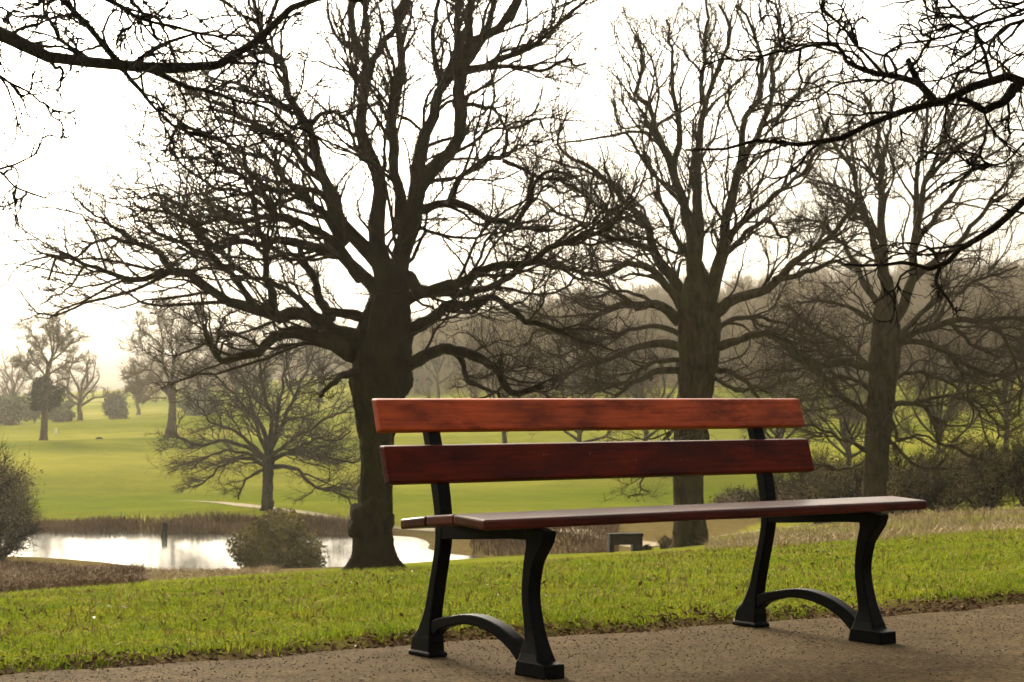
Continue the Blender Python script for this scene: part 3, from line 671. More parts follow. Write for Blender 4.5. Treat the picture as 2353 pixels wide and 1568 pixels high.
near_tree('dark bough sweeping in from the left across the top of the view', YL, (-7.2, YL), 0.34, 3.2, [
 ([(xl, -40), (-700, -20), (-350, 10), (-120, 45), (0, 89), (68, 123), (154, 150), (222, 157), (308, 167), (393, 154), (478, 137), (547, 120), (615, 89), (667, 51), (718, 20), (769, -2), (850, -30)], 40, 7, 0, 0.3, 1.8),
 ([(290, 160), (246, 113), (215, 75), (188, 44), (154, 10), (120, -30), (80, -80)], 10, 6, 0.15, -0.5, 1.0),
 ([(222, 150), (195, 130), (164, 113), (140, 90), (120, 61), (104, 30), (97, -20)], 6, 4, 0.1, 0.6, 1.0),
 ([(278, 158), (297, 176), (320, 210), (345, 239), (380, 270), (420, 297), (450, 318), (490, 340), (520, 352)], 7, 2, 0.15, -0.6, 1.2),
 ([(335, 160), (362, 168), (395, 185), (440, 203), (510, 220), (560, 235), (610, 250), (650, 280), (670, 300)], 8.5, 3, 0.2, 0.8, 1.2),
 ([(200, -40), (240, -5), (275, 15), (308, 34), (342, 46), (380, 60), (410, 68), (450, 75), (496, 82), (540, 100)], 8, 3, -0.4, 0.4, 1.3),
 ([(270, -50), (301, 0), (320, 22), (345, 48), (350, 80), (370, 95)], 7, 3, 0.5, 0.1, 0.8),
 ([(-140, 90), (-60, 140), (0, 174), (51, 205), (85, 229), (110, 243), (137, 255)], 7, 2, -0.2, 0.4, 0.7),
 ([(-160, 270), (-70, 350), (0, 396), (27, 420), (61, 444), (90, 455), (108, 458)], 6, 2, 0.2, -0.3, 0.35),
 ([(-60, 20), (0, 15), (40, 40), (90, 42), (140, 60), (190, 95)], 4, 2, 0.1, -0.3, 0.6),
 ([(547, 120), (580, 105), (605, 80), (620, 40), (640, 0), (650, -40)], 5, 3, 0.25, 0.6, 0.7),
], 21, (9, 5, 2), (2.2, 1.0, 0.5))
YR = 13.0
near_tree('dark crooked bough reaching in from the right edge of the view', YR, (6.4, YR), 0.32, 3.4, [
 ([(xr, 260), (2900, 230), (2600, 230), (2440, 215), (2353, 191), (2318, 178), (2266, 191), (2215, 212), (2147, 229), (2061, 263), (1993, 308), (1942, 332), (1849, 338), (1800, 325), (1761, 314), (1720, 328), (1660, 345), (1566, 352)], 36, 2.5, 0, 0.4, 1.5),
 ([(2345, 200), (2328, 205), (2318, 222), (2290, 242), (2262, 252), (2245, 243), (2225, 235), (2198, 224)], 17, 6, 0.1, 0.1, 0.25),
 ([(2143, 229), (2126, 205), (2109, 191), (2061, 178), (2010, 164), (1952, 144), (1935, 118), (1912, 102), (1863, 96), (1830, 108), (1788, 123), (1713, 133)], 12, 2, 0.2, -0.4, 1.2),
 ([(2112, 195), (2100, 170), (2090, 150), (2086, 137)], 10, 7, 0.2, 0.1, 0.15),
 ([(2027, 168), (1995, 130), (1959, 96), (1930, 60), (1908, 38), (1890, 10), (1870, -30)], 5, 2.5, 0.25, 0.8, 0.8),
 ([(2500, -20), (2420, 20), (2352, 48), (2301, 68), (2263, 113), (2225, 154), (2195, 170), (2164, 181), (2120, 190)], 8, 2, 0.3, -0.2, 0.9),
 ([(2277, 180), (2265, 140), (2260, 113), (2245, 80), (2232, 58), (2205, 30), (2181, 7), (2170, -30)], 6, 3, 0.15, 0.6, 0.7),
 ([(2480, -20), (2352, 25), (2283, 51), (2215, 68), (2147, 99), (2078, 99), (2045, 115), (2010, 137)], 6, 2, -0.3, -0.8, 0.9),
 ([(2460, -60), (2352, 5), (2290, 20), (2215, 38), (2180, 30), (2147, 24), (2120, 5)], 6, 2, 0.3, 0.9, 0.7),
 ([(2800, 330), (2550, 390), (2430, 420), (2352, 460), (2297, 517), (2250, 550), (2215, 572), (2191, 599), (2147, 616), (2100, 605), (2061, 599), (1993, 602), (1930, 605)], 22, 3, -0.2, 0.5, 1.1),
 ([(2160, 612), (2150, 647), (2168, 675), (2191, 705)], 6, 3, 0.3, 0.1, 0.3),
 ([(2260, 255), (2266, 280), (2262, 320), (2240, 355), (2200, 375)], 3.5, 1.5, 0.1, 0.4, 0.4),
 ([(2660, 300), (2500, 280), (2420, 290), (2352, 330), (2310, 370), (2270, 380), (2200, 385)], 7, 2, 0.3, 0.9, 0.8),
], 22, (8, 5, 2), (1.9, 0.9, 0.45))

# ------------------------------------------------------------------ trees further off
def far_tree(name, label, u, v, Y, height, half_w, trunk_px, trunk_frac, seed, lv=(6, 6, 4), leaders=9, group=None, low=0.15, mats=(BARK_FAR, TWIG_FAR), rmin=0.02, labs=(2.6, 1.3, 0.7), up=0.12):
    rng = np.random.default_rng(seed)
    b0 = at(u, v, Y); b0.z = gz(b0.x, b0.y) - 0.1; org = tuple(b0)
    root = empty(name, b0); tag(root, label, 'tree', group)
    H = height * Y / FPX; W = half_w * Y / FPX; tr = trunk_px * Y / FPX / 2
    th = H * trunk_frac; x, y, z = b0
    P = catmull(np.array([(x, y, z), (x, y, z + th * 0.12), (x + rng.normal(0, 0.08), y, z + th * 0.5), (x + rng.normal(0, 0.15), y, z + th), (x + rng.normal(0, 0.3), y, z + th + 0.25 * H)]), 18)
    R = np.interp(np.linspace(0, 1, 18), [0, 0.07, 0.2, 0.7, 1], [tr * 1.8, tr * 1.2, tr, tr * 0.85, tr * 0.3])
    V, F = tubes([(P[None], R[None], 12)]); mesh_np('trunk', V, F, mats[0], root, off=org)
    for i in range(leaders):
        az = i * 2.4 + rng.uniform(-0.4, 0.4); f = (i + 0.5) / leaders
        spread = math.cos(f * 1.35) ; el = f
        start = P[10] * (1 - f * 0.8) + P[15] * f * 0.8; start = start - np.array([0, 0, (1 - f) * low * th])
        endz = z + th + (H - th) * (0.12 + 0.86 * math.sin(0.25 + f * 1.3)); ex = W * (1.0 - 0.62 * f) * rng.uniform(0.75, 1.05)
        end = np.array([x + ex * math.cos(az), y + ex * math.sin(az), endz])
        mid1 = start + (end - start) * 0.35 + np.array([0, 0, -0.02 * H * (1 - f)]) + rng.normal(0, 0.03 * H, 3) ; mid2 = start + (end - start) * 0.7 + rng.normal(0, 0.04 * H, 3)
        PL = catmull(np.array([start, mid1, mid2, end]), 12); RL = tr * 0.55 * (1 - 0.85 * np.linspace(0, 1, 12)) + rmin
        PL, RL = add_knobs(PL, RL, rng, 0.3)
        build_limb(root, PL, RL, org, seed * 50 + i, 1.0, H / 12.0, up, rmin, mats, lv, 0.15, labs, (6, 4, 3, 3))
    return root, org, H

def leaf_cloud(name, centre, radii, count, size, mat, parent, rng, shell=0.55, lumps=9, off=(0, 0, 0)):
    """many leaf-sized faces through a lumpy volume"""
    c = np.array(centre); rad = np.array(radii)
    lc = rng.normal(size=(lumps, 3)); lc /= np.linalg.norm(lc, axis=1)[:, None]; lc *= rng.uniform(0.35, 0.72, (lumps, 1)); lr = rng.uniform(0.30, 0.5, lumps)
    k = rng.integers(0, lumps, count); d = rng.normal(size=(count, 3)); d /= np.linalg.norm(d, axis=1)[:, None]
    P = lc[k] + d * (lr[k] * rng.uniform(shell, 1.05, count) )[:, None]; P = c + P * rad
    a = rng.normal(size=(count, 3)); a /= np.linalg.norm(a, axis=1)[:, None]; bb = np.cross(a, rng.normal(size=(count, 3))); bb /= np.linalg.norm(bb, axis=1)[:, None]
    s = size * rng.uniform(0.6, 1.4, (count, 1))
    V = np.stack([P - a * s, P + bb * s * 0.45, P + a * s, P - bb * s * 0.45], 1).reshape(-1, 3)
    F = np.arange(count * 4).reshape(-1, 4)
    return mesh_np(name, V, F, mat, parent, smooth=False, off=off)

IVY = simple_noise_mat('ivy_leaves', 1.3, [(0.3, (0.010, 0.011, 0.004)), (0.7, (0.030, 0.030, 0.011))], 0.7)
EVER = simple_noise_mat('evergreen_leaves', 1.6, [(0.3, (0.075, 0.062, 0.016)), (0.7, (0.26, 0.205, 0.060))], 0.7)
DRYL = simple_noise_mat('dry_leaves', 1.1, [(0.3, (0.085, 0.062, 0.032)), (0.7, (0.22, 0.165, 0.088))], 0.9)
SCRUB = simple_noise_mat('scrub_leaves', 0.9, [(0.3, (0.085, 0.067, 0.028)), (0.7, (0.21, 0.170, 0.075))], 0.9)
HEDGE = simple_noise_mat('far_hedge_leaves', 0.4, [(0.3, (0.05, 0.055, 0.03)), (0.7, (0.11, 0.115, 0.06))], 0.9)
rg = np.random.default_rng(77)

TD = [(98, 1018, 15), (99, 1008, 9), (101, 975, 7.5), (105, 909, 6), (108, 876, 5.5), (110, 848, 5), (119, 821, 3.5), (122, 805, 2)]
LD = [
 ([(118, 825), (132, 795), (134, 762), (135, 732)], 3.5, 1), ([(115, 832), (143, 810), (156, 795), (184, 780)], 3.2, 1), ([(110, 842), (99, 819), (93, 802), (78, 795)], 3, 1),
 ([(110, 834), (97, 812), (88, 788), (75, 775), (66, 752)], 3.2, 1), ([(104, 872), (92, 850), (70, 835), (38, 828)], 3, 1), ([(104, 885), (75, 872), (58, 850), (32, 838)], 2.6, 1),
 ([(109, 862), (135, 846), (156, 834), (180, 832)], 2.8, 1), ([(119, 822), (117, 788), (110, 766), (103, 742)], 3.2, 1), ([(130, 800), (150, 777), (167, 752)], 2.6, 1), ([(106, 890), (132, 876), (158, 868)], 2.2, 1), ([(119, 820), (124, 780), (120, 750), (122, 738)], 2.6, 1)]
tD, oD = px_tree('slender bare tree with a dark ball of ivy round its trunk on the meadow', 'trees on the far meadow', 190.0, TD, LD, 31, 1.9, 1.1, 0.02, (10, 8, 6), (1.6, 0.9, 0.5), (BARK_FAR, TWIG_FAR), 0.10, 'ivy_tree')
pI = at(105, 910, 190)
leaf_cloud('ivy', tuple(pI), (1.9, 1.7, 1.9), 9000, 0.15, IVY, tD, rg, 0.15, 14, oD)
TE = [(393, 993, 15), (394, 983, 11), (396, 955, 8.5), (396, 931, 8), (394, 905, 9), (392, 880, 8), (394, 862, 4), (395, 850, 2)]
LE = [
 ([(394, 890), (402, 812), (411, 777), (431, 744), (455, 712)], 5.5, 1.2), ([(391, 882), (374, 832), (372, 777), (365, 744), (360, 715)], 5.5, 1.2), ([(386, 905), (363, 865), (341, 850), (306, 862)], 4.5, 1),
 ([(388, 910), (360, 882), (335, 885), (312, 905)], 4, 1), ([(396, 890), (418, 843), (440, 812), (462, 802)], 4.5, 1), ([(400, 902), (429, 887), (451, 854), (480, 840)], 4, 1), ([(376, 838), (341, 812), (317, 798), (296, 800)], 3.2, 1),
 ([(372, 799), (352, 777), (330, 764), (312, 740)], 3, 1), ([(411, 782), (387, 766), (374, 733), (369, 708)], 3, 1), ([(410, 782), (435, 780), (470, 784), (496, 775)], 3, 1), ([(400, 830), (392, 780), (396, 740), (400, 705)], 3.4, 1), ([(405, 805), (432, 770), (448, 740), (476, 735)], 3, 1), ([(382, 915), (350, 915), (325, 925)], 2.4, 0.8)]
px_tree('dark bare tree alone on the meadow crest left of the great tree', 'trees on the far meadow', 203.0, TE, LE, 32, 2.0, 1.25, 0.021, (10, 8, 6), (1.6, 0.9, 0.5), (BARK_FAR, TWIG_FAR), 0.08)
far_tree('bare_tree', 'pale hazy bare tree with upright leaders right behind the ivy tree', 183, 968, 265, 150, 78, 12, 0.22, 33, group='hazy trees on the skyline', leaders=9, rmin=0.028)
far_tree('bare_tree', 'faint small bare tree between the hazy shrub and the dark meadow tree', 318, 950, 300, 110, 60, 8, 0.25, 34, group='hazy trees on the skyline', leaders=8, rmin=0.03)
far_tree('bare_tree', 'faint bare tree at the left edge of the skyline', 22, 972, 285, 160, 62, 9, 0.3, 35, group='hazy trees on the skyline', leaders=8, rmin=0.03)
far_tree('bare_tree', 'hazy bare tree seen through the lower limbs of the great tree', 545, 955, 300, 190, 110, 12, 0.25, 36, group='hazy trees on the skyline', leaders=10, rmin=0.03)
far_tree('bare_tree', 'hazy bare tree close against the left side of the great trunk', 735, 945, 300, 200, 100, 12, 0.25, 39, group='hazy trees on the skyline', leaders=10, rmin=0.03)
TH = [(613, 1176, 17), (613, 1165, 13), (614, 1130, 11), (616, 1090, 11), (617, 1060, 12), (618, 1035, 8), (618, 1015, 4)]
LH = [
 ([(615, 1075), (570, 1052), (530, 1060), (490, 1085), (455, 1120)], 7, 2), ([(613, 1060), (560, 1025), (500, 1012), (450, 1022), (415, 1002)], 8, 2),
 ([(620, 1072), (670, 1075), (700, 1102), (745, 1125), (790, 1140), (815, 1172)], 8, 2), ([(620, 1052), (680, 1040), (740, 1050), (800, 1062), (835, 1050)], 7, 2),
 ([(615, 1050), (600, 980), (560, 930), (520, 890), (480, 850)], 9, 2), ([(617, 1040), (622, 960), (600, 880), (592, 820), (580, 775)], 9, 2),
 ([(620, 1040), (650, 970), (680, 900), (705, 850), (725, 800)], 9, 2), ([(620, 1050), (700, 992), (760, 962), (812, 930)], 7, 2),
 ([(610, 1050), (540, 992), (485, 972), (450, 930)], 7, 2), ([(616, 1045), (580, 960), (570, 900), (540, 830), (530, 790)], 7, 2),
 ([(620, 1045), (640, 950), (650, 870), (660, 800), (650, 760)], 7, 2), ([(614, 1080), (590, 1085), (560, 1110), (545, 1150)], 5, 2),
 ([(622, 1060), (720, 1010), (770, 1010), (810, 990)], 6, 2), ([(612, 1055), (530, 1035), (480, 1050), (440, 1080)], 6, 2)]
px_tree('low spreading bare tree beside the footpath above the round bush', 'trees by the pond', 112.0, TH, LH, 6, 1.7, 2.3, 0.0135, (12, 9, 6), (1.6, 0.8, 0.45), (BARK, TWIG), 0.0, 'spreading_tree')
far_tree('bare_tree', 'thin pale bare tree right of the great trunk at the wood edge', 1005, 905, 270, 180, 70, 8, 0.35, 38, group='trees at the wood edge', leaders=8, rmin=0.024)
far_tree('bare_tree', 'thin bare tree in the field between great and middle trees', 1095, 925, 250, 210, 90, 9, 0.3, 40, group='trees at the wood edge', leaders=9, rmin=0.022)
for (lab, u, v, Y, h_, hw, sd) in (
    ('bare tree in the field left behind the middle trunk', 1330, 1020, 150, 330, 175, 41),
    ('bare tree in the field just right of the great trunk lower limbs', 1160, 1000, 165, 290, 150, 45),
    ('bare tree in the field close against the left of the middle trunk', 1480, 1010, 155, 300, 150, 46),
    ('bare tree in the field between middle and right trees', 1790, 1030, 140, 370, 185, 42),
    ('bare tree in the field close behind the rightmost trunk', 1950, 1040, 130, 330, 160, 47),
    ('bare tree in the field right of the rightmost trunk', 2150, 1040, 128, 380, 180, 48),
    ('bare tree in the field at the right edge of the view', 2310, 1030, 135, 390, 185, 43)):
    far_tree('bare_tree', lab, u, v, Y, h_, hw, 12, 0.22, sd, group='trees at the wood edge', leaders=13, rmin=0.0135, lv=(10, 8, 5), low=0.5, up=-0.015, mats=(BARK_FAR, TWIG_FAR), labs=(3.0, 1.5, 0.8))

def shrub(name, label, u, v, Y, rx, rz, mat, count, size, cat='shrub', group=None, twigs=260, tm=TWIG_FAR, shell=0.35, lumps=14, sink=0.1):
    b0 = at(u, v, Y); b0.z = gz(b0.x, b0.y) - sink; org = tuple(b0)
    root = empty(name, b0); tag(root, label, cat, group)
    RX, RZ_ = rx * Y / FPX, rz * Y / FPX; rng = np.random.default_rng(int(abs(u) * 7 + Y))
    if twigs:
        N = 16; az = rng.uniform(0, 6.28, N); el = rng.uniform(0.35, 1.45, N); L = rng.uniform(0.75, 1.0, N)
        E_ = np.stack([RX * np.cos(az) * np.cos(el) * L, RX * np.sin(az) * np.cos(el) * L, RZ_ * np.sin(el) * L * 1.0], 1)
        P = np.array(org)[None, None] + E_[:, None, :] * np.linspace(0, 1, 6)[None, :, None] + rng.normal(0, 0.03 * RZ_, (N, 6, 3)) * np.linspace(0, 1, 6)[None, :, None]
        R = np.full((N, 6), 0.03 * RZ_) * (1 - 0.8 * np.linspace(0, 1, 6))[None]
        V, F = tubes([(P, R, 5)]); mesh_np('stems', V, F, tm, root, off=org)
        rmin = max(0.004, 0.00009 * Y)
        P1, R1, _ = shoots(P, R, max(4, twigs // N), 0.2, 1, 0.5, RZ_ * 0.5, (0.3, 1.0), 5, 0.25, 0.05, 0.6, rmin, rng)
        P2, R2, _ = shoots(P1, R1, 6, 0.1, 1, 0.6, RZ_ * 0.3, (0.3, 1.0), 4, 0.25, 0.05, 0.7, rmin * 0.8, rng)
        V, F = tubes([(P1, R1, 3), (P2, R2, 3)]); mesh_np('twigs', V, F, tm, root, off=org)['kind'] = 'stuff'
    if count:
        lf = leaf_cloud('foliage', (org[0], org[1], org[2] + RZ_ * 0.45), (RX, RX, RZ_ * 0.62), count, size, mat, root, rng, shell, lumps, org); lf['kind'] = 'stuff'
    return root
shrub('round_bush', 'rounded evergreen bush on the near shore of the pond', 640, 1309, 79.5, 122, 150, EVER, 26000, 0.085, 'bush', twigs=80, shell=0.45, lumps=34)
shrub('thicket', 'brown leafless thicket at the left edge above the pond', -10, 1285, 78, 125, 245, DRYL, 9000, 0.055, 'shrub', twigs=900, tm=TWIG)
shrub('hazy_bush', 'grey hazy bush on the skyline right of the pale tree', 265, 962, 268, 42, 70, HEDGE, 2600, 0.28, 'bush', 'hazy bushes on the skyline', twigs=60)
shrub('hazy_bush', 'wide hazy bush at the left edge beneath the ivy tree', 25, 985, 250, 75, 75, HEDGE, 3200, 0.28, 'bush', 'hazy bushes on the skyline', twigs=60)
shrub('hazy_bush', 'hazy bush low behind the trunk of the ivy tree', 140, 972, 258, 45, 55, HEDGE, 2200, 0.26, 'bush', 'hazy bushes on the skyline', twigs=40)
shrub('hazy_bush', 'hazy bush on the skyline right of the dark meadow tree', 455, 955, 275, 60, 60, HEDGE, 2400, 0.28, 'bush', 'hazy bushes on the skyline', twigs=60)
for i, (u, v, Y, rx, rz, lab) in enumerate([
    (1690, 1165, 98, 80, 75, 'low brown scrub bush right of the middle trunk below the backrest'),
    (1790, 1165, 92, 95, 120, 'brown scrub bush left of the right bench upright'),
    (1880, 1190, 86, 105, 165, 'dark scrub bush showing past the right end of the backrest'),
    (1975, 1190, 88, 105, 170, 'scrub bush right behind the trunk of the rightmost tree'),
    (2080, 1195, 82, 115, 165, 'tangled scrub bush right of the rightmost tree trunk'),
    (2170, 1190, 86, 110, 180, 'tall scrub bush third from the right edge'),
    (2260, 1190, 80, 115, 175, 'broad scrub bush second from the right edge'),
    (2360, 1185, 78, 115, 175, 'scrub bush cut by the right edge of the view')]):
    shrub('scrub_bush', lab, u, v, Y, rx, rz, DRYL if i % 2 == 0 else SCRUB, 4600, 0.07, 'shrub', 'scrub under the right tree', twigs=420, tm=TWIG)
shrub('small_bush', 'small green bush under the seat front left of the dark stand', 1360, 1252, 80, 20, 28, EVER, 900, 0.05, 'bush', twigs=0)
shrub('small_bush', 'small bush close against the left foot of the middle tree', 1530, 1262, 66, 24, 42, DRYL, 1200, 0.04, 'bush', twigs=60)
shrub('small_bush', 'dark low bush on the right side of the dark wooden stand', 1487, 1272, 66, 18, 26, IVY, 900, 0.04, 'bush', twigs=0)

# ------------------------------------------------------------------ the wood on the far hill: one mass of bare trees
rng = np.random.default_rng(91)
N = 2600
ty = rng.uniform(300, 520, N); tx = rng.uniform(-0.06, 0.36, N) * ty
ty2 = rng.uniform(400, 520, 240); tx2 = rng.uniform(-0.19, -0.02, 240) * ty2
tx = np.concatenate([tx, tx2]); ty = np.concatenate([ty, ty2])
tz = ground_z(tx, ty); N = len(tx); Ht = rng.uniform(6.0, 9.0, N)
base = np.stack([tx, ty, tz], 1)
tr = base[:, None, :] + np.stack([rng.normal(0, 0.25, (N, 4)) * np.linspace(0, 1, 4), rng.normal(0, 0.25, (N, 4)) * np.linspace(0, 1, 4), Ht[:, None] * np.linspace(0, 1, 4)], 2)
trr = np.repeat((Ht * 0.018)[:, None], 4, 1) * np.array([1, 0.8, 0.55, 0.2])
P1, R1, i1 = shoots(tr, trr, 11, 0.10, 1.0, 0.55, 4.0, (0.5, 1.15), 4, 0.15, 0.12, 0.6, 0.05, rng)
P2, R2, i2 = shoots(P1, R1, 6, 0.15, 1.0, 0.65, 2.4, (0.4, 1.1), 3, 0.2, 0.08, 0.8, 0.045, rng)
V, F = tubes([(tr, trr, 5), (P1, R1, 3), (P2, R2, 3)])
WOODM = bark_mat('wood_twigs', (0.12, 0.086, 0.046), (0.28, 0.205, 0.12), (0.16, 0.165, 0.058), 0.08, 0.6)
tag(mesh_np('far_wood', V, F, WOODM), 'bare brown wood covering the far hillside behind the trees', 'wood', kind='stuff')
k = rng.choice(N, 170, replace=False); Pc = []
cnt = 70
c = base[k] + np.array([0, 0, 1.0]) * (Ht[k] * 0.45)[:, None]
d = rng.normal(size=(len(k), cnt, 3)); d /= np.linalg.norm(d, axis=2, keepdims=True); P = c[:, None] + d * (rng.uniform(0.4, 1, (len(k), cnt, 1))) * np.array([2.2, 2.2, 3.2])
P = P.reshape(-1, 3); M = len(P); aa = rng.normal(size=(M, 3)); aa /= np.linalg.norm(aa, axis=1)[:, None]; bb = np.cross(aa, rng.normal(size=(M, 3))); bb /= np.linalg.norm(bb, axis=1)[:, None]
s = rng.uniform(0.3, 0.7, (M, 1)); V = np.stack([P - aa * s, P + bb * s, P + aa * s, P - bb * s], 1).reshape(-1, 3)
tag(mesh_np('ivy_growth', V, np.arange(M * 4).reshape(-1, 4), HEDGE, smooth=False), 'dull green ivy growth scattered through the far wood', 'ivy', kind='stuff')

# ------------------------------------------------------------------ small things by the water
DARKWOOD = simple_noise_mat('dark_weathered_wood', 5, [(0.3, (0.010, 0.008, 0.005)), (0.7, (0.026, 0.020, 0.012))], 0.85)
def box_bm(x0, x1, y0, y1, z0, z1):
    bm = bmesh.new(); bmesh.ops.create_cube(bm, size=1)
    for v in bm.verts: v.co = ((x0 + x1) / 2 + v.co.x * (x1 - x0), (y0 + y1) / 2 + v.co.y * (y1 - y0), (z0 + z1) / 2 + v.co.z * (z1 - z0))
    return bm
b0 = at(1436, 1272, 64); b0.z = gz(b0.x, b0.y)
st = empty('wooden_stand', b0, 0.15); tag(st, 'dark slab-like wooden stand on two stout legs beyond the lawn', 'stand')
bm_obj('tabletop', box_bm(-0.55, 0.55, -0.25, 0.25, 0.52, 0.62), DARKWOOD, st, bevel=0.015)
bm_obj('front_board', box_bm(-0.52, 0.52, -0.22, -0.16, 0.26, 0.517), DARKWOOD, st, bevel=0.01)
for x0, x1 in ((-0.54, -0.38), (0.22, 0.54)): bm_obj('leg', box_bm(x0, x1, -0.155, 0.2, -0.1, 0.517), DARKWOOD, st, bevel=0.01)
b0 = at(383, 1228, 99); 
bm = bmesh.new(); bmesh.ops.create_cone(bm, cap_ends=True, segments=10, radius1=0.17, radius2=0.14, depth=1.3, matrix=Matrix.Translation((0, 0, 0.0)))
for v in bm.verts: v.co.x += 0.05 * v.co.z
o = bm_obj('stump', bm, DARKWOOD, bevel=0.05); o.location = (b0.x, 98.2, WATER); tag(o, 'dark stump standing in the water at the far shore of the pond', 'stump')
b0 = at(228, 992, 200); b0.z = gz(b0.x, b0.y)
bm = bmesh.new(); bmesh.ops.create_icosphere(bm, subdivisions=3, radius=0.5)
for v in bm.verts: v.co.x *= 0.75; v.co.z *= 0.34; v.co *= 1 + 0.14 * math.sin(6 * v.co.x + 2) * math.cos(5 * v.co.y) + random.gauss(0, 0.03); v.co.z += 0.08
o = bm_obj('log', bm, DARKWOOD, smooth=True); o.location = b0; tag(o, 'small dark lump lying on the open meadow between the two trees', 'log')
b0 = at(128, 1001, 215); b0.z = gz(b0.x, b0.y)
WHITE = simple_noise_mat('white_post_paint', 4, [(0.3, (0.7, 0.68, 0.62)), (0.7, (0.8, 0.79, 0.75))], 0.6)
bm = box_bm(-0.09, 0.09, -0.09, 0.09, -0.1, 0.75); bmesh.ops.bevel(bm, geom=[e for e in bm.edges], offset=0.02, segments=2, affect='EDGES')
o = bm_obj('post', bm, WHITE); o.location = b0; tag(o, 'tiny white post on the meadow right of the ivy tree foot', 'post')

# ------------------------------------------------------------------ grass, reeds, bracken, dead leaves
def blades(name, P, h, wd, mat, rng, lean_=0.5, curve=0.5, label=None, cat=None):
    """P (n,3) roots ; h (n,) heights"""
    n_ = len(P); az = rng.uniform(0, 6.28, n_); face = rng.uniform(0, 6.28, n_)
    L = np.stack([np.cos(az), np.sin(az), np.zeros(n_)], 1) * (rng.uniform(0.05, 1, n_) * lean_)[:, None]
    Wv = np.stack([np.cos(face), np.sin(face), np.zeros(n_)], 1) * (np.asarray(wd) * rng.uniform(0.7, 1.3, n_))[:, None] * 0.5
    up = np.array([0, 0, 1.0])
    m1 = P + (up * 0.55 + L * 0.35) * h[:, None]; m2 = P + (up * 1.0 + L * (1.0 + curve)) * h[:, None]
    m2[:, 2] -= 0.25 * np.linalg.norm(L, axis=1) * h
    V = np.stack([P - Wv, P + Wv, m1 - Wv * 0.8, m1 + Wv * 0.8, m2], 1).reshape(-1, 3)
    i = np.arange(n_) * 5
    Fq_ = np.stack([i, i + 1, i + 3, i + 2], 1); Ft = np.stack([i + 2, i + 3, i + 4], 1)
    o = mesh_np(name, V, [Fq_, Ft], mat, smooth=False); tag(o, label, cat, kind='stuff'); return o

m, n, b = new_mat('grass_blades'); GRASS = m
p = pos(n); t = noise(n, 5.0, 6, 0.75, mapped(n, p, (0.7, 1, 1))); t2 = noise(n, 160, 1, 0.5, p)
r1 = ramp(n, t.outputs['Fac'], [(0.30, (0.090, 0.140, 0.008)), (0.42, (0.145, 0.195, 0.012)), (0.55, (0.205, 0.228, 0.018)), (0.68, (0.29, 0.270, 0.028))])
r2 = ramp(n, t2.outputs['Fac'], [(0.35, (0.78, 0.8, 0.75)), (0.65, (1.15, 1.12, 1.2))])
c = mixc(n, 1.0, r1.outputs[0], r2.outputs[0], 'MULTIPLY'); n.links.new(c, b.inputs['Base Color'])
b.inputs['Roughness'].default_value = 0.8; b.inputs['Specular IOR Level'].default_value = 0.05
tr_ = n.nodes.new('ShaderNodeBsdfTranslucent'); n.links.new(c, tr_.inputs['Color'])
ms = n.nodes.new('ShaderNodeMixShader'); ms.inputs[0].default_value = 0.4
n.links.new(b.outputs[0], ms.inputs[1]); n.links.new(tr_.outputs[0], ms.inputs[2]); n.links.new(ms.outputs[0], n.nodes['Material Output'].inputs['Surface'])

rng = np.random.default_rng(8)
def lawn_points(count, y0, y1, s0, s1, kx=0.36):
    y = y0 + (y1 - y0) * rng.uniform(0, 1, count) ** 1.0; x = rng.uniform(-kx, kx, count) * y
    s = s_of(x, y); keep = (s > s0) & (s < s1); x, y, s = x[keep], y[keep], s[keep]
    e = 0.05 * np.sin(q_of(x, y) * 3.1) + 0.03 * np.sin(q_of(x, y) * 8.3 + 1) + 0.06 * jitter(x, y, 7)
    pk = sstep(0.06, 0.26, s + e); keep = rng.uniform(0, 1, len(x)) < pk; x, y, s = x[keep], y[keep], s[keep]
    l = sstep(-0.02, 0.22, s + 0.05 * np.sin(q_of(x, y) * 3.1) + 0.03 * np.sin(q_of(x, y) * 8.3 + 1))
    z = ground_z(x, y) - 0.035 * (1 - l) + 0.012 * l + lawn_lump(x, y) * l - 0.004
    return np.stack([x, y, z], 1), s
P, s = lawn_points(520000, 4.6, 17, 0.0, 9.0)
blades('grass', P, rng.uniform(0.013, 0.036, len(P)) * (0.8 + 0.25 * jitter(P[:, 0], P[:, 1], 2.1) + 0.25 * jitter(P[:, 0], P[:, 1], 6.3)), 0.0042 + 0.00022 * P[:, 1], GRASS, rng, 0.9, 0.5, 'short green grass of the near lawn', 'grass')
P, s = lawn_points(80000, 15, 44, 8.0, 40.0, 0.33)
blades('rough_grass', P, rng.uniform(0.04, 0.11, len(P)), 0.012, GRASS, rng, 0.8, 0.5, 'grass on the slope beyond the brow of the lawn', 'grass')

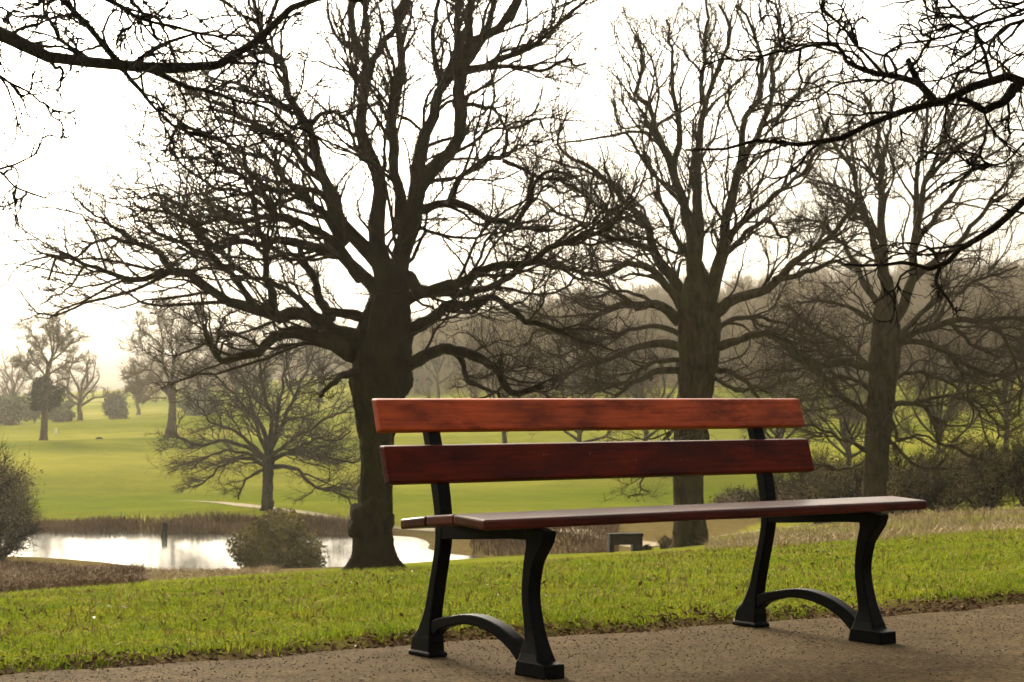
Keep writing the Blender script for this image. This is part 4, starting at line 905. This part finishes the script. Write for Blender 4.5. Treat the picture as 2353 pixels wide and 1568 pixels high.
P, s = lawn_points(26000, 4.6, 17, 0.0, 9.0)
blades('withered_grass', P, rng.uniform(0.02, 0.055, len(P)), 0.0042 + 0.00022 * P[:, 1], simple_noise_mat('withered_blades', 3, [(0.3, (0.12, 0.08, 0.02)), (0.7, (0.42, 0.33, 0.10))], 0.9), rng, 1.0, 0.5, 'withered straw-coloured blades among the lawn grass', 'grass')
DRYG = simple_noise_mat('dry_grass', 2.0, [(0.25, (0.20, 0.13, 0.065)), (0.5, (0.40, 0.30, 0.165)), (0.75, (0.60, 0.48, 0.30))], 0.9)
REED = simple_noise_mat('brown_reeds', 0.6, [(0.3, (0.075, 0.042, 0.022)), (0.7, (0.20, 0.125, 0.07))], 0.9)
def patch(name, count, poly_u, y0, y1, hmin, hmax, wd, mat, label, cat, cl=0.6, zmin=None, zmax=None, lean_=0.6):
    y = rng.uniform(y0, y1, count); u = rng.uniform(poly_u[0], poly_u[1], count); x = (u - CU) / FPX * y
    z = ground_z(x, y); keep = np.ones(count, bool)
    if zmin is not None: keep &= z > zmin
    if zmax is not None: keep &= z < zmax
    keep &= rng.uniform(0, 1, count) < (1 - cl) + cl * (0.5 + 0.5 * jitter(x, y, 1.1)) * (0.6 + 0.4 * jitter(x, y, 0.37))
    P = np.stack([x, y, z - 0.02], 1)[keep]
    return blades(name, P, rng.uniform(hmin, hmax, len(P)) * (1 + 0.4 * jitter(P[:, 0], P[:, 1], 0.9)), wd, mat, rng, lean_, 0.6, label, cat)
patch('reeds', 16000, (20, 900), 97, 106, 0.25, 0.6, 0.035, REED, 'brown reeds along the far shore of the pond', 'reeds', 0.3, WATER - 0.05, WATER + 0.75, 0.35)
patch('dead_bracken', 26000, (-200, 330), 40, 76, 0.12, 0.38, 0.035, REED, 'brown dead bracken low on the left bank of the pond', 'bracken', 0.7, WATER + 0.1, None, 1.1)
patch('bracken', 22000, (-150, 640), 50, 77, 0.06, 0.24, 0.03, DRYG, 'dead bracken on the near bank of the pond', 'bracken', 0.8, WATER + 0.02, None, 1.0)
patch('dry_grass', 22000, (1620, 2500), 30, 70, 0.12, 0.38, 0.022, DRYG, 'bleached dry grass along the right of the brow', 'grass', 0.8, None, None, 0.9)
patch('bank_reeds', 9000, (1080, 1420), 76, 96, 0.2, 0.6, 0.035, REED, 'brown growth on the bank under the seat', 'reeds', 0.6, WATER + 0.02, None, 0.7)

# dead leaves along the path's edge and pale ones on the grass
LEAF = simple_noise_mat('dead_leaves', 30, [(0.3, (0.055, 0.028, 0.014)), (0.7, (0.19, 0.11, 0.055))], 0.8)
PALE = simple_noise_mat('pale_leaves', 30, [(0.3, (0.45, 0.38, 0.22)), (0.7, (0.75, 0.70, 0.5))], 0.5)
def leaf_litter(name, X, Y_, Z, size, mat, label, flat_=0.5):
    n_ = len(X); az = rng.uniform(0, 6.28, n_); a = np.stack([np.cos(az), np.sin(az), rng.normal(0, flat_, n_)], 1); a /= np.linalg.norm(a, axis=1)[:, None]
    bb = np.cross(np.stack([rng.normal(0, flat_, n_), rng.normal(0, flat_, n_), np.ones(n_)], 1), a); bb /= np.linalg.norm(bb, axis=1)[:, None]; nn = np.cross(a, bb)
    s = (size * rng.uniform(0.5, 1.3, n_))[:, None]; C = np.stack([X, Y_, Z], 1) + np.array([0, 0, 1]) * s * 0.35
    V = np.stack([C - a * s, C - bb * s * 0.5 + nn * s * 0.25, C + a * s, C + bb * s * 0.5 + nn * s * 0.25], 1).reshape(-1, 3)
    i = np.arange(n_) * 4; F = np.concatenate([np.stack([i, i + 1, i + 2], 1), np.stack([i, i + 2, i + 3], 1)])
    o = mesh_np(name, V, F, mat, smooth=False); tag(o, label, 'leaves', kind='stuff')
n_ = 5200; q = rng.uniform(-2.5, 7.5, n_); s = rng.normal(0.08, 0.07, n_) + 0.03 * np.sin(q * 5)
X = PA[0] + PD[0] * q + PN[0] * s; Yy = PA[1] + PD[1] * q + PN[1] * s; l = sstep(-0.02, 0.22, s)
leaf_litter('leaf_litter', X, Yy, ground_z(X, Yy) - 0.022 * (1 - l) + 0.012 * l, 0.013, LEAF, 'dead brown leaves gathered along the edge of the path')
n_ = 900; q = rng.uniform(-2.5, 9, n_); s = rng.uniform(-0.3, 6, n_)
X = PA[0] + PD[0] * q + PN[0] * s; Yy = PA[1] + PD[1] * q + PN[1] * s
leaf_litter('scattered_leaves', X, Yy, ground_z(X, Yy) + np.where(s > 0, 0.035, 0.001), 0.012, LEAF, 'dark dead leaves scattered on the lawn and path')
n_ = 85; q = rng.uniform(-2.5, 9, n_); s = rng.uniform(-0.6, 5, n_)
X = PA[0] + PD[0] * q + PN[0] * s; Yy = PA[1] + PD[1] * q + PN[1] * s
leaf_litter('pale_leaves', X, Yy, ground_z(X, Yy) + np.where(s > 0, 0.038, 0.001), 0.012, PALE, 'small pale leaves glinting on the lawn', 0.25)

GRIT = simple_noise_mat('path_grit', 80, [(0.3, (0.03, 0.02, 0.012)), (0.5, (0.11, 0.082, 0.05)), (0.75, (0.24, 0.19, 0.13))], 0.9)
n_ = 26000; q = rng.uniform(-4.5, 8.5, n_); s = -np.abs(rng.normal(0, 1.0, n_)) + 0.05
X = PA[0] + PD[0] * q + PN[0] * s; Yy = PA[1] + PD[1] * q + PN[1] * s; keep = (Yy > 3.5); X, Yy = X[keep], Yy[keep]; n_ = len(X)
oc = np.array([(1, 0, 0), (-0.5, 0.8, 0), (-0.5, -0.8, 0), (0, 0, 0.7)], float); sz = rng.uniform(0.0015, 0.006, n_) * rng.uniform(0.5, 1, n_)
az = rng.uniform(0, 6.28, n_); ca, sa = np.cos(az), np.sin(az); st_ = rng.uniform(0.7, 1.5, n_)
V = np.stack([np.stack([X + sz * (o_[0] * ca * st_ - o_[1] * sa), Yy + sz * (o_[0] * sa * st_ + o_[1] * ca), 0.0005 + sz * o_[2]], 1) for o_ in oc], 1).reshape(-1, 3)
i = np.arange(n_) * 4
tag(mesh_np('grit', V, np.concatenate([np.stack([i, i + 1, i + 3], 1), np.stack([i + 1, i + 2, i + 3], 1), np.stack([i + 2, i, i + 3], 1)]), GRIT, smooth=False), 'loose brown grit strewn on the path surface', 'grit', kind='stuff')

# ------------------------------------------------------------------ haze
bm = box_bm(-645, 645, -62, 955, -12, 62)
hz = bm_obj('haze', bm, (lambda: new_mat('thin_haze')[0])()); tag(hz, 'thin pale haze hanging in the air over the park', 'haze', kind='stuff')
m = hz.data.materials[0]; n = m.node_tree; n.nodes.clear()
pv = n.nodes.new('ShaderNodeVolumePrincipled'); om = n.nodes.new('ShaderNodeOutputMaterial')
pv.inputs['Color'].default_value = (1.0, 0.94, 0.80, 1); pv.inputs['Density'].default_value = 0.00015; pv.inputs['Anisotropy'].default_value = 0.65
n.links.new(pv.outputs[0], om.inputs['Volume'])
